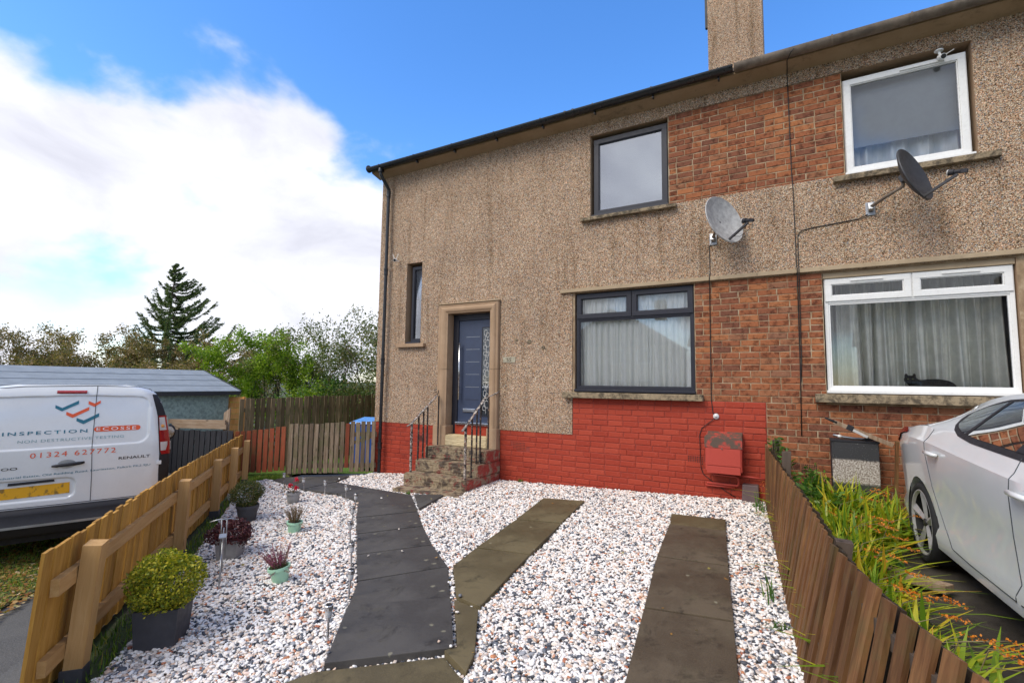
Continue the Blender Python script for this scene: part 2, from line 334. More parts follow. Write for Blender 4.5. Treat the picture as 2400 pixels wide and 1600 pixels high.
def iron():
    n = NT('iron_worn'); f = n.noise(n.co(), 30, 6, .7); g = n.noise(n.co(), 17, 6, .7)
    col = n.mix(n.mr(f, .47, .55), (.022, .02, .02), (.42, .36, .31)); col = n.mix(n.mr(g, .56, .64), col, (.20, .075, .03)); n.set(Base_Color=col, Roughness=.65); M['iron_worn'] = n.m
    n = NT('iron_dark'); f = n.noise(n.co(), 26, 6, .7); n.set(Base_Color=n.mix(n.mr(f, .56, .62), (.016, .014, .014), (.26, .16, .10)), Roughness=.6); M['iron_dark'] = n.m
    n = NT('meter_red'); f = n.noise(n.co(), 9, 7, .7, .3); g = n.noise(n.co(scale=(1, 1, .2)), 30, 5, .7); co = n.co(); s3 = n.n('ShaderNodeSeparateXYZ'); n.l(co, s3.inputs[0])
    col = n.mix(n.mr(g, .5, .8, 0, .4), (.40, .048, .03), (.30, .03, .022)); up = n.math('MULTIPLY', n.mr(s3.outputs[2], .835, .85), n.mr(f, .40, .52)); col = n.mix(up, col, (.09, .06, .042)); n.set(Base_Color=col, Roughness=.6); M['meter_red'] = n.m
    n = NT('meter_old'); f = n.noise(n.co(), 60, 5, .7); g = n.noise(n.co(), 7, 6, .7); co = n.co(); s3 = n.n('ShaderNodeSeparateXYZ'); n.l(co, s3.inputs[0])
    lo = n.mix(n.mr(f, .40, .62), (.16, .12, .09), (.56, .52, .46)); hi = n.mix(n.mr(f, .6, .72), (.03, .03, .032), (.30, .30, .29)); k = n.mr(n.math('ADD', s3.outputs[2], n.math('MULTIPLY', n.math('SUBTRACT', g, .5), .06)), .80, .83)
    col = n.mix(k, lo, hi); k2 = n.mr(s3.outputs[2], .56, .52); col = n.mix(k2, col, (.035, .04, .028)); n.set(Base_Color=col, Roughness=.8); M['meter_old'] = n.m
iron()
def glass(name, tint, refl, ior=1.5):
    n = NT(name); n.t.nodes.remove(n.b)
    fr = n.n('ShaderNodeFresnel'); fr.inputs['IOR'].default_value = ior
    tr = n.n('ShaderNodeBsdfTransparent'); tr.inputs[0].default_value = (*tint, 1); gl = n.n('ShaderNodeBsdfGlossy'); gl.inputs['Roughness'].default_value = .015; gl.inputs['Color'].default_value = (.95, .97, 1, 1)
    mxs = n.n('ShaderNodeMixShader'); f = n.math('ADD', fr.outputs[0], refl, True); n.l(f, mxs.inputs[0]); n.l(tr.outputs[0], mxs.inputs[1]); n.l(gl.outputs[0], mxs.inputs[2]); n.l(mxs.outputs[0], n.out.inputs['Surface'])
    M[name] = n.m
glass('glass', (.985, .985, .98), .0); glass('glass_mirror', (.85, .88, .9), .26); glass('glass_dark', (.10, .10, .10), .0, 1.36); glass('glass_door', (.6, .62, .62), .03)
def paint(name, col, dirt=0.0):
    n = NT(name); co = n.co(); f = n.noise(co, 2.5, 5, .6); g = n.noise(co, 40, 4, .7)
    c = n.mix(n.mr(f, .3, .7), col, tuple(k * .94 for k in col)); 
    if dirt: c = n.mix(n.mr(g, .5, .8, 0, dirt), c, (.32, .30, .27))
    n.set(Base_Color=c, Roughness=.30, Coat_Weight=1.0, Coat_Roughness=.03, Specular_IOR_Level=.5); M[name] = n.m
paint('paint_white', (.68, .70, .71), .08); paint('paint_car', (.70, .71, .71), 0)
simple('lens_red', (.30, .008, .01), .12, coat=.6); simple('lens_clear', (.55, .53, .50), .15, coat=.6); simple('lens_amber', (.6, .25, .05), .2); simple('seam', (.055, .06, .065), .6); simple('alloy', (.42, .41, .40), .38, .35); simple('alloy_dark', (.035, .033, .032), .45, .3)
simple('vinyl_teal', (.010, .14, .21), .4, var=.02); simple('vinyl_orange', (.72, .09, .015), .4, var=.02); simple('vinyl_white', (.8, .8, .8), .4); simple('vinyl_grey', (.20, .33, .36), .4); simple('badge_black', (.03, .03, .03), .3)
def plate():
    n = NT('plate_yellow'); f = n.noise(n.co(scale=(2.2, 1, 1.4)), 9, 3, .5); n.set(Base_Color=n.mix(n.mr(f, .52, .66, 0, .75), (.70, .36, .01), (.10, .07, .03)), Roughness=.4); M['plate_yellow'] = n.m
plate()
def leaf(name, stops, rough=.55, trans=.25):
    n = NT(name); col = n.ramp(n.island(), stops); n.set(Base_Color=col, Roughness=rough, Specular_IOR_Level=.35)
    tl = n.n('ShaderNodeBsdfTranslucent'); n.l(n.mix(1, col, (1.3, 1.5, .6), 'MULTIPLY'), tl.inputs[0]); ms = n.n('ShaderNodeMixShader'); ms.inputs[0].default_value = trans
    n.l(n.b.outputs[0], ms.inputs[1]); n.l(tl.outputs[0], ms.inputs[2]); n.l(ms.outputs[0], n.out.inputs['Surface']); M[name] = n.m
leaf('leaf_box', [(0, (.07, .115, .010)), (.4, (.22, .25, .016)), (.75, (.38, .35, .022)), (1, (.50, .40, .03))]); leaf('leaf_box2', [(0, (.03, .055, .014)), (.5, (.07, .10, .02)), (.85, (.14, .13, .03)), (1, (.22, .12, .04))])
leaf('leaf_purple', [(0, (.035, .010, .014)), (.6, (.075, .018, .024)), (.92, (.14, .035, .04)), (1, (.30, .17, .16))]); leaf('leaf_heather', [(0, (.16, .02, .07)), (.6, (.30, .05, .15)), (1, (.42, .12, .22))]); leaf('leaf_heather_dry', [(0, (.10, .05, .03)), (.6, (.18, .10, .06)), (1, (.25, .16, .11))])
leaf('leaf_spruce', [(0, (.045, .085, .03)), (.6, (.09, .14, .045)), (1, (.19, .20, .065))], trans=.35); leaf('leaf_hedge', [(0, (.07, .08, .025)), (.35, (.17, .15, .05)), (.7, (.28, .19, .085)), (1, (.36, .24, .13))], trans=.35); leaf('leaf_green', [(0, (.08, .16, .012)), (.5, (.20, .31, .02)), (1, (.35, .42, .045))], trans=.4)
leaf('leaf_apple', [(0, (.05, .075, .022)), (.5, (.12, .15, .04)), (.85, (.19, .20, .065)), (1, (.24, .15, .08))], trans=.35); leaf('leaf_croc', [(0, (.08, .16, .012)), (.3, (.18, .28, .016)), (.65, (.34, .38, .02)), (.9, (.50, .42, .03)), (1, (.48, .24, .03))], .4, .3); leaf('flower_orange', [(0, (.55, .14, .015)), (1, (.75, .28, .03))]); leaf('flower_red', [(0, (.60, .01, .05)), (.5, (.70, .02, .02)), (1, (.62, .02, .16))])
leaf('grass', [(0, (.045, .11, .01)), (.5, (.12, .22, .018)), (.85, (.22, .27, .03)), (1, (.30, .22, .05))]); leaf('leaf_shrub', [(0, (.03, .09, .015)), (.6, (.08, .18, .025)), (1, (.16, .24, .04))], .4, .3)
leaf('litter', [(0, (.20, .08, .02)), (.5, (.36, .19, .05)), (.85, (.25, .25, .06)), (1, (.6, .45, .3))]); simple('bark', (.055, .042, .03), .9, var=.3); simple('twig', (.085, .06, .045), .9, var=.3); simple('stem', (.16, .13, .06), .8)
def grounds():
    n = NT('ground_soil'); co = n.co(); f = n.noise(co, 1.5, 8, .7); g = n.noise(co, 14, 6, .7)
    c = n.mix(n.mr(f, .35, .65), (.05, .042, .026), (.055, .085, .018)); c = n.mix(n.mr(g, .5, .7, 0, .6), c, (.11, .13, .03)); n.set(Base_Color=c, Roughness=.95); n.bump(g, .6, .03); M['ground_soil'] = n.m
    n = NT('lawn'); co = n.co(); f = n.noise(co, 1.2, 8, .7); g = n.noise(co, 60, 4, .7); c = n.mix(n.mr(f, .35, .65), (.10, .19, .018), (.20, .30, .025)); n.set(Base_Color=n.mix(n.mr(g, .4, .7), c, (.06, .12, .012)), Roughness=.95); n.bump(g, .8, .03); M['lawn'] = n.m
    n = NT('asphalt'); co = n.co(); f = n.noise(co, 1.8, 6, .7); g = n.noise(co, 120, 3, .7); n.set(Base_Color=n.mix(n.mr(g, .35, .7), n.mix(n.mr(f, .3, .7), (.045, .045, .045), (.075, .074, .07)), (.11, .11, .105)), Roughness=.8); n.bump(g, .4, .008); M['asphalt'] = n.m
    n = NT('gravel_bed'); co = n.co(); v = n.vor(co, 62); s = n.n('ShaderNodeSeparateColor'); n.l(v, s.inputs[0])
    n.set(Base_Color=n.ramp(s.outputs[0], PEB), Roughness=.8); d = n.vor(co, 62, out='Distance'); n.bump(d, 1, .02); M['gravel_bed'] = n.m
    n = NT('pebble'); a = n.n('ShaderNodeAttribute', attribute_type='INSTANCER', attribute_name='pcol'); col = n.ramp(a.outputs['Fac'], PEB); f = n.noise(n.co(), 3, 4, .6); n.set(Base_Color=n.mix(n.mr(f, .4, .7, 0, .25), col, n.mix(1, col, (.72, .62, .55), 'MULTIPLY')), Roughness=.62, Specular_IOR_Level=.45); M['pebble'] = n.m
PEB = [(0, (.04, .043, .052)), (.14, (.09, .10, .122)), (.22, (.30, .31, .33)), (.27, (.56, .47, .40)), (.31, (.64, .44, .31)), (.36, (.72, .60, .50)), (.44, (.76, .69, .62)), (.60, (.80, .77, .73)), (.95, (.84, .82, .79)), (.97, (.55, .24, .11)), (1.0, (.34, .11, .06))]
grounds()
# ------------------------------------------------------------------ ground
FA, FB = Vector((-3.91, -6.11)), Vector((-9.38, -1.61)); FD = (FB - FA).normalized(); FN = Vector((FD.y, -FD.x))     # left fence line; FN points to the garden side
if FN.dot(Vector((0, -4)) - FA) < 0: FN = -FN
def fence_s(x, y): return -((x - FA.x) * FN.x + (y - FA.y) * FN.y)        # >0 on the van's side
def sst(a, b, v):
    t = min(1, max(0, (v - a) / (b - a))); return t * t * (3 - 2 * t)
def terr(x, y):
    h = gz(min(4, max(-9.6, x)), min(0.0, max(-9, y))) - 0.05
    if y > -1.6: h = lerp(h, -.36, sst(-9.0, -9.8, x) * sst(-1.6, -.8, y))
    if x < -7.4 and y > -.6: h = lerp(h, -.34, sst(-.6, .4, y))
    s = fence_s(x, y)
    if y < -1.0: h = lerp(h, -.30, sst(.05, .5, s))
    h -= 1.2 * sst(-14, -40, x); h += .9 * sst(-60, -260, x)
    return h
xs = [-900, -400, -200, -120, -80, -60, -45, -36, -30, -25, -21, -18] + [-16 + .5 * i for i in range(44)] + [6.5, 8, 10, 14, 20, 30, 50, 100, 300, 900]
ys = [-900, -300, -100, -50, -30, -20, -15, -12, -10] + [-9 + .5 * i for i in range(28)] + [6, 8, 11, 15, 20, 30, 50, 100, 300, 900]
g = MB().grid([[(x, y, terr(x, y)) for x in xs] for y in ys]); tag(g.build('ground', M['ground_soil'], smooth=True), kind='structure')
def sheet(name, poly, mat, dz, step=.25):
    """ground-hugging sheet over a polygon"""
    bm = bmesh.new(); vs = [bm.verts.new((x, y, 0)) for x, y in poly]; bm.faces.new(vs); bm.normal_update()
    if bm.faces[:][0].normal.z < 0: bmesh.ops.reverse_faces(bm, faces=bm.faces[:])
    x0 = min(p[0] for p in poly); x1 = max(p[0] for p in poly); y0 = min(p[1] for p in poly); y1 = max(p[1] for p in poly)
    for a, b, ax in ((x0, x1, 0), (y0, y1, 1)):
        k = a + step
        while k < b:
            co = (k, 0, 0) if ax == 0 else (0, k, 0); no = (1, 0, 0) if ax == 0 else (0, 1, 0)
            bmesh.ops.bisect_plane(bm, geom=bm.verts[:] + bm.edges[:] + bm.faces[:], plane_co=co, plane_no=no); k += step
    for v in bm.verts: v.co.z = dz(v.co.x, v.co.y)
    me = bpy.data.meshes.new(name); bm.to_mesh(me); bm.free(); me.materials.append(mat); o = bpy.data.objects.new(name, me); C.objects.link(o); return o
GRAV = [(-3.55, -6.4), (-3.75, -6.02), (-4.13, -5.62), (-4.98, -4.97), (-6.15, -4.02), (-7.5, -2.98), (-8.70, -2.10), (-9.30, -1.55), (-9.2, -1.22), (-8.84, -1.26), (-8.6, -1.1), (-7.45, -.25), (-7.45, -.02), (-.30, -.02), (-.15, -2.4), (.04, -3.9), (.2, -5.2), (.6, -6.4)]
tag(sheet('gravel_bed', GRAV, M['gravel_bed'], lambda x, y: gz(x, y) - .018), kind='structure')
SLABS = []       # (polygon, material, lift)
J = [((-5.68, -2.11), (-5.16, -1.52)), ((-4.96, -2.82), (-4.38, -2.28)), ((-4.41, -3.32), (-3.89, -2.76)), ((-3.89, -3.81), (-3.36, -3.24)), ((-3.36, -4.29), (-2.83, -3.67)), ((-3.06, -4.67), (-2.40, -4.20)), ((-2.56, -5.31), (-1.93, -4.80))]
for a, b in zip(J, J[1:]): SLABS.append(([a[0], b[0], b[1], a[1]], 'slab_dark', .030))
SLABS += [([(-5.13, -1.49), (-4.44, -2.19), (-4.62, -1.40)], 'slab_dark', .030),
          ([(-5.68, -2.11), (-5.16, -1.52), (-5.64, -1.43), (-6.28, -1.32), (-6.46, -1.83)], 'slab_dark', .030),
          ([(-6.46, -1.83), (-6.28, -1.32), (-7.33, -1.10), (-7.37, -1.77)], 'slab_dark', .030),
          ([(-7.37, -1.77), (-7.33, -1.10), (-7.55, -.56), (-8.89, -1.02), (-8.84, -1.32)], 'slab_dark', .028),
          ([(-3.15, -1.01), (-2.99, -2.11), (-2.41, -2.03), (-2.54, -.95)], 'slab_olive', .034),
          ([(-2.99, -2.11), (-2.87, -3.16), (-2.27, -3.10), (-2.41, -2.03)], 'slab_olive', .036),
          ([(-2.87, -3.16), (-2.80, -3.66), (-2.37, -4.19), (-2.10, -4.25), (-2.27, -3.10)], 'slab_olive', .036),
          ([(-2.37, -4.21), (-1.93, -4.78), (-1.98, -4.86), (-1.71, -4.99), (-1.78, -4.79), (-2.10, -4.27)], 'slab_olive', .034),
          ([(-1.35, -1.13), (-1.27, -1.60), (-.66, -1.62), (-.71, -1.15)], 'slab_olive', .034), ([(-1.27, -1.60), (-1.16, -2.67), (-.53, -2.66), (-.66, -1.62)], 'slab_brown', .036),
          ([(-1.16, -2.67), (-1.00, -3.75), (-.39, -3.69), (-.53, -2.66)], 'slab_brown', .034), ([(-1.00, -3.75), (-.84, -4.85), (-.25, -4.78), (-.39, -3.69)], 'slab_brown', .036), ([(-.84, -4.85), (-.68, -5.95), (-.10, -5.88), (-.25, -4.78)], 'slab_brown', .034),
          ([(-2.59, -5.34), (-1.96, -4.86), (-1.70, -5.01), (-1.35, -5.75), (-2.15, -6.3), (-2.85, -5.9)], 'slab_olive', .004)]
path_roots = {}
for nm in ('path', 'driveway_strip'):
    e = bpy.data.objects.new(nm, None); C.objects.link(e); tag(e, kind='structure'); path_roots[nm] = e
for i, (poly, mt, lift) in enumerate(SLABS):
    cx = sum(p[0] for p in poly) / len(poly); cy = sum(p[1] for p in poly) / len(poly)
    ins = []
    for x, y in poly:
        d = Vector((cx - x, cy - y)); k = .0115 / max(d.length, .2) * 1.25; ins.append((x + d.x * k, y + d.y * k))
    tilt = (rnd.uniform(-.004, .004), rnd.uniform(-.004, .004)); dz = rnd.uniform(-.006, .007)
    top = lambda x, y: gz(x, y) + lift + dz + (x - cx) * tilt[0] + (y - cy) * tilt[1]
    mbp = MB(); mbp.prism([(x - cx, y - cy) for x, y in ins], lambda x, y: top(x + cx, y + cy) - .07, lambda x, y: top(x + cx, y + cy))
    o = mbp.build('slab', M[mt], path_roots['path' if mt == 'slab_dark' else 'driveway_strip'], bevel=.005, world=False); o.location = (cx, cy, 0)
# gravel: one pebble per point, instanced
GP = np.array(GRAV); N0 = 310000
px_ = nr.uniform(GP[:, 0].min(), GP[:, 0].max(), N0); py_ = nr.uniform(GP[:, 1].min(), GP[:, 1].max(), N0)
ok = inpoly(px_, py_, GRAV)
for poly, mt, lift in SLABS:
    cx = sum(p[0] for p in poly) / len(poly); cy = sum(p[1] for p in poly) / len(poly)
    ok &= ~inpoly(px_, py_, [(cx + (x - cx) * 1.0, cy + (y - cy) * 1.0) for x, y in poly])
STEPS_FOOT = [(-5.80, .1), (-5.80, -1.0), (-5.69, -1.38), (-4.40, -1.38), (-4.49, -.98), (-4.49, .1)]
ok &= ~inpoly(px_, py_, STEPS_FOOT)
px_, py_ = px_[ok], py_[ok]
stray = []
for poly, mt, lift in SLABS[:-1]:
    for (a, b) in zip(poly, poly[1:] + poly[:1]):
        cx = sum(p[0] for p in poly) / len(poly); cy = sum(p[1] for p in poly) / len(poly)
        for _ in range(rnd.choice((0, 0, 0, 1))):
            q = rnd.random(); f_ = rnd.random() ** 2 * .5; stray.append((lerp(lerp(a[0], b[0], q), cx, f_), lerp(lerp(a[1], b[1], q), cy, f_), lift + .012))
pz_ = np.array([gz(a, b) for a, b in zip(px_, py_)]) + nr.uniform(-.016, .006, len(px_)) + .010 * np.sin(px_ * 2.3 + 1) * np.sin(py_ * 2.9)
gpts = np.concatenate([np.stack([px_, py_, pz_], 1), np.array([(a, b, gz(a, b) + c) for a, b, c in stray])]); gm = np_mesh('gravel', gpts, np.zeros((0, 4)))
grav = bpy.data.objects.new('gravel', gm); C.objects.link(grav); tag(grav, 'loose white, pink and slate pebbles covering the front garden', 'gravel', kind='stuff')
ng = bpy.data.node_groups.new('pebbles', 'GeometryNodeTree'); ng.interface.new_socket('Geometry', in_out='INPUT', socket_type='NodeSocketGeometry'); ng.interface.new_socket('Geometry', in_out='OUTPUT', socket_type='NodeSocketGeometry')
def gn(t, **k):
    n = ng.nodes.new(t)
    for a, b in k.items(): setattr(n, a, b)
    return n
gi = gn('NodeGroupInput'); go = gn('NodeGroupOutput'); ico = gn('GeometryNodeMeshIcoSphere'); ico.inputs['Radius'].default_value = 1.0; ico.inputs['Subdivisions'].default_value = 2
spn = gn('GeometryNodeSetPosition'); nz = gn('ShaderNodeTexNoise'); nz.inputs['Scale'].default_value = 1.1; nz.inputs['Detail'].default_value = 1
vmn = gn('ShaderNodeVectorMath', operation='SUBTRACT'); vmn.inputs[1].default_value = (.5, .5, .5); ng.links.new(nz.outputs['Color'], vmn.inputs[0])
vms = gn('ShaderNodeVectorMath', operation='SCALE'); vms.inputs['Scale'].default_value = 1.1; ng.links.new(vmn.outputs[0], vms.inputs[0]); ng.links.new(vms.outputs[0], spn.inputs['Offset']); ng.links.new(ico.outputs[0], spn.inputs['Geometry'])
ssm = gn('GeometryNodeSetShadeSmooth'); ng.links.new(spn.outputs[0], ssm.inputs[0]); smt = gn('GeometryNodeSetMaterial'); smt.inputs['Material'].default_value = M['pebble']; ng.links.new(ssm.outputs[0], smt.inputs[0])
def rv(dt, lo, hi, seed):
    r = gn('FunctionNodeRandomValue', data_type=dt); r.inputs['Seed'].default_value = seed
    i0 = [s for s in r.inputs if s.name in ('Min', 'Max') and s.enabled]; i0[0].default_value = lo; i0[1].default_value = hi
    return [s for s in r.outputs if s.enabled][0]
iop = gn('GeometryNodeInstanceOnPoints'); ng.links.new(gi.outputs[0], iop.inputs['Points']); ng.links.new(smt.outputs[0], iop.inputs['Instance'])
ng.links.new(rv('FLOAT_VECTOR', (-.5, -.5, 0), (.5, .5, 6.28), 3), iop.inputs['Rotation'])
vsc = gn('ShaderNodeVectorMath', operation='MULTIPLY'); ng.links.new(rv('FLOAT_VECTOR', (.0098, .0078, .0055), (.0192, .0142, .0098), 4), vsc.inputs[0])
pw = gn('ShaderNodeMath', operation='POWER'); ng.links.new(rv('FLOAT', 0.0, 1.0, 9), pw.inputs[0]); pw.inputs[1].default_value = 9; ad = gn('ShaderNodeMath', operation='MULTIPLY_ADD'); ng.links.new(pw.outputs[0], ad.inputs[0]); ad.inputs[1].default_value = .9; ad.inputs[2].default_value = .95
ng.links.new(ad.outputs[0], vsc.inputs[1]); ng.links.new(vsc.outputs[0], iop.inputs['Scale'])
sna = gn('GeometryNodeStoreNamedAttribute', data_type='FLOAT', domain='INSTANCE'); sna.inputs['Name'].default_value = 'pcol'; ng.links.new(iop.outputs[0], sna.inputs['Geometry'])
vs_ = [s for s in sna.inputs if s.name == 'Value' and s.enabled][0]; ng.links.new(rv('FLOAT', 0.0, 1.0, 5), vs_); ng.links.new(sna.outputs[0], go.inputs[0])
md = grav.modifiers.new('pebbles', 'NODES'); md.node_group = ng
grav.data.materials.append(M['pebble'])
# van drive, verge, back garden
tag(sheet('driveway', [(-3.6, -6.5), (-4.05, -6.08), (-6.6, -3.98), (-9.0, -2.05), (-14, -1.9), (-16, -9), (-6, -9), (-3.5, -8)], M['asphalt'], lambda x, y: terr(x, y) + .035), kind='structure')
tag(sheet('verge', [(-5.45, -6.35), (-6.15, -5.42), (-7.55, -4.72), (-8.6, -4.9), (-7.4, -6.4)], M['ground_soil'], lambda x, y: terr(x, y) + .055), kind='structure')
tag(sheet('side_path', [(-8.98, -1.0), (-7.50, -.50), (-7.52, .15), (-9.05, -.5)], M['concrete'], lambda x, y: max(terr(x, y), gz(x, min(y, 0)) - .06) + .012), kind='structure')
tag(sheet('lawn', [(-10.3, -1.4), (-9.15, -.9), (-9.08, -.46), (-7.55, .2), (-7.55, 5), (-10.36, 5)], M['lawn'], lambda x, y: terr(x, y) + .05), kind='structure')
tag(sheet('neighbour_driveway', [(.55, -6.6), (.75, -3.6), (.85, -.9), (4.5, -.6), (4.5, -8), (.6, -8)], M['slab_grey'], lambda x, y: gz(x, y) - .01), kind='structure')

def blades(name, pts, h, wdt, mat, parent=None, lean=.5, seed=1, bend=.5, kind='stuff', label=None, cat=None):
    """grass / strap leaves: each a bent 3-segment blade"""
    g_ = np.random.default_rng(seed); n = len(pts); pts = np.asarray(pts, float); a = g_.uniform(0, 2 * np.pi, n); H = h * g_.uniform(.55, 1.15, n); ln = g_.uniform(0, lean, n)
    dirx, diry = np.cos(a), np.sin(a); W_ = wdt * g_.uniform(.7, 1.2, n); V = []; 
    for k, (t, ww) in enumerate(((0, 1), (.4, .95), (.75, .6), (1, .05))):
        off = ln * H * (t ** (1 + bend)); zz = H * t * (1 - .28 * ln * t)
        c = np.stack([pts[:, 0] + dirx * off, pts[:, 1] + diry * off, pts[:, 2] + zz], 1); s_ = np.stack([-diry * W_ * ww / 2, dirx * W_ * ww / 2, np.zeros(n)], 1); V += [c - s_, c + s_]
    V = np.stack(V, 1).reshape(-1, 3); b = (np.arange(n) * 8)[:, None]; F_ = np.concatenate([b + np.array([[0, 1, 3, 2]]), b + np.array([[2, 3, 5, 4]]), b + np.array([[4, 5, 7, 6]])], 0)
    o = mesh_obj(name, np_mesh(name, V, F_), mat, parent); 
    tag(o, label if parent is None else None, cat if parent is None else None, kind='stuff')
    return o
def scatter(poly, n, zf, seed):
    g_ = np.random.default_rng(seed); P = np.array(poly); x = g_.uniform(P[:, 0].min(), P[:, 0].max(), n * 3); y = g_.uniform(P[:, 1].min(), P[:, 1].max(), n * 3); k = inpoly(x, y, poly); x, y = x[k][:n], y[k][:n]
    return [(a, b, zf(a, b)) for a, b in zip(x, y)]
strip = [(-3.7, -6.35), (-3.95, -6.08), (-6.2, -4.22), (-9.3, -1.66), (-9.25, -1.5), (-7.5, -2.94), (-6.1, -3.98), (-4.95, -4.92), (-4.1, -5.56), (-3.7, -5.98), (-3.4, -6.35)]
blades('grass_strip', scatter(strip, 9000, lambda x, y: gz(x, y) - .035, 2), .075, .008, M['grass'], lean=.9, seed=3, label='strip of short grass along the foot of the new timber fence', cat='grass')
blades('grass_patch', scatter([(-10.0, -1.7), (-9.3, -1.45), (-9.15, -1.15), (-8.8, -1.2), (-8.75, -.98), (-9.4, -.85), (-10.1, -1.1)], 3500, lambda x, y: gz(x, y) - .03, 4), .09, .009, M['grass'], lean=.9, seed=5, label='patch of bright grass in front of the red picket fence', cat='grass')
blades('verge_grass', scatter([(-5.5, -6.3), (-6.15, -5.42), (-7.5, -4.75), (-8.4, -4.95), (-7.3, -6.3)], 9000, lambda x, y: terr(x, y) + .03, 6), .06, .009, M['grass'], lean=1.0, seed=7, label='leaf-strewn grass verge behind the van', cat='grass')
vl = scatter([(-5.2, -6.3), (-6.15, -5.35), (-7.5, -4.75), (-8.4, -4.95), (-7.3, -6.3)], 2600, lambda x, y: terr(x, y) + .065, 8)
def leafcloud(P, size, seed, flat=0.0, aspect=.55):
    """diamond leaves with a fold, random orientation; P (n,3)"""
    g_ = np.random.default_rng(seed); P = np.asarray(P, float); n = len(P); d = g_.normal(size=(n, 3)); d[:, 2] *= (1 - flat); d /= np.linalg.norm(d, axis=1)[:, None] + 1e-9
    e = g_.normal(size=(n, 3)); e[:, 2] *= (1 - flat); s_ = np.cross(d, e); s_ /= np.linalg.norm(s_, axis=1)[:, None] + 1e-9
    if flat > .5:
        up = np.array([0, 0, 1.]); s_ = np.cross(d, up + g_.normal(size=(n, 3)) * .3); s_ /= np.linalg.norm(s_, axis=1)[:, None] + 1e-9
    L = (size * g_.uniform(.6, 1.25, n))[:, None]; nrm = np.cross(d, s_)
    V = np.stack([P - d * L / 2, P + s_ * L * aspect / 2 + nrm * L * .08, P + d * L / 2, P - s_ * L * aspect / 2 + nrm * L * .08], 1).reshape(-1, 3)
    return V, np.arange(n * 4).reshape(-1, 4)
def leaves(name, P, size, mat, parent, seed, flat=0.0, aspect=.55, world=True):
    V, F_ = leafcloud(P, size, seed, flat, aspect); return tag(mesh_obj(name, np_mesh(name, V, F_), mat, parent, world=world), kind='stuff')
o = leaves('leaf_litter', vl, .045, M['litter'], None, 9, .9, .7); tag(o, 'fallen brown and yellow leaves lying on the verge behind the van', 'leaves', kind='stuff')
# ------------------------------------------------------------------ houses
PARTY = -0.375; CH = 0.0859; BL = 0.2405; ZT = 1.465
def wall_holes(mb, x0, x1, z0, z1, y0, y1, holes):
    """slab with rectangular holes, front at y0, back at y1; only outer and hole side faces, no inner walls"""
    X = sorted({x0, x1, *[min(max(h[k], x0), x1) for h in holes for k in (0, 1)]}); Z = sorted({z0, z1, *[min(max(h[k], z0), z1) for h in holes for k in (2, 3)]})
    solid = lambda i, j: 0 <= i < len(X) - 1 and 0 <= j < len(Z) - 1 and not any(h[0] - 1e-6 < (X[i] + X[i + 1]) / 2 < h[1] + 1e-6 and h[2] - 1e-6 < (Z[j] + Z[j + 1]) / 2 < h[3] + 1e-6 for h in holes)
    for i in range(len(X) - 1):
        for j in range(len(Z) - 1):
            if not solid(i, j): continue
            a, b, c, d = X[i], X[i + 1], Z[j], Z[j + 1]
            mb.add([(a, y0, c), (b, y0, c), (b, y0, d), (a, y0, d)], [(0, 1, 2, 3)]); mb.add([(a, y1, c), (b, y1, c), (b, y1, d), (a, y1, d)], [(3, 2, 1, 0)])
            if not solid(i - 1, j): mb.add([(a, y0, c), (a, y0, d), (a, y1, d), (a, y1, c)], [(0, 1, 2, 3)])
            if not solid(i + 1, j): mb.add([(b, y0, c), (b, y1, c), (b, y1, d), (b, y0, d)], [(0, 1, 2, 3)])
            if not solid(i, j - 1): mb.add([(a, y0, c), (a, y1, c), (b, y1, c), (b, y0, c)], [(0, 1, 2, 3)])
            if not solid(i, j + 1): mb.add([(a, y0, d), (b, y0, d), (b, y1, d), (a, y1, d)], [(0, 1, 2, 3)])
    return mb
def brick_mesh(L, H, seed):
    """worn brick: chamfered front with slightly ragged edges, centred; front towards -y"""
    r = random.Random(seed); q = lambda a: r.uniform(-a, a); c = .006; D = .03; mb = MB(); l, h = L / 2, H / 2
    o_ = [(-l + q(.003), h * -1 + q(.0025)), (l + q(.003), -h + q(.0025)), (l + q(.003), h + q(.0025)), (-l + q(.003), h + q(.0025))]
    k = c + .004
    f_ = [(-l + k + q(.002), -h + c), (l - k + q(.002), -h + c), (l - k + q(.002), h - c), (-l + k + q(.002), h - c)]
    dy = [q(.0015) for _ in range(4)]
    mb.add([(x, D, z) for x, z in o_] + [(x, .006, z) for x, z in o_] + [(x, dy[i], z) for i, (x, z) in enumerate(f_)], [(8, 9, 10, 11)] + [(4 + i, 4 + (i + 1) % 4, 8 + (i + 1) % 4, 8 + i) for i in range(4)] + [(i, (i + 1) % 4, 4 + (i + 1) % 4, 4 + i) for i in range(4)])
    return mb
def bricks_region(x0, x1, z0, z1, y, headers=.12, seed=1, excl=(), zref=ZT):
    """list of (cx, cz, L) of bricks filling a rectangle"""
    r = random.Random(seed); out = []; k = int(math.floor((zref - z1) / CH + 1e-4)); 
    while True:
        zt = zref - k * CH; zc = zt - CH / 2; k += 1
        if zc < z0 - CH / 2 + .01: break
        if zt > z1 + .02: continue
        x = x0 - (k % 2) * .12 - r.uniform(0, .015) * (k % 3)
        while x < x1 - .02:
            L = BL if r.random() > headers else BL / 2
            if r.random() < .05: L *= 1.06
            a, b = max(x, x0), min(x + L, x1)
            if x1 - b < .05: b = x1
            if b - a > .045 and not any(e[0] < (a + b) / 2 < e[1] and e[2] < zc < e[3] for e in excl): out.append(((a + b) / 2, zc, b - a))
            x = x + L if b < x1 else x1
    return out
_bm_cache = {}
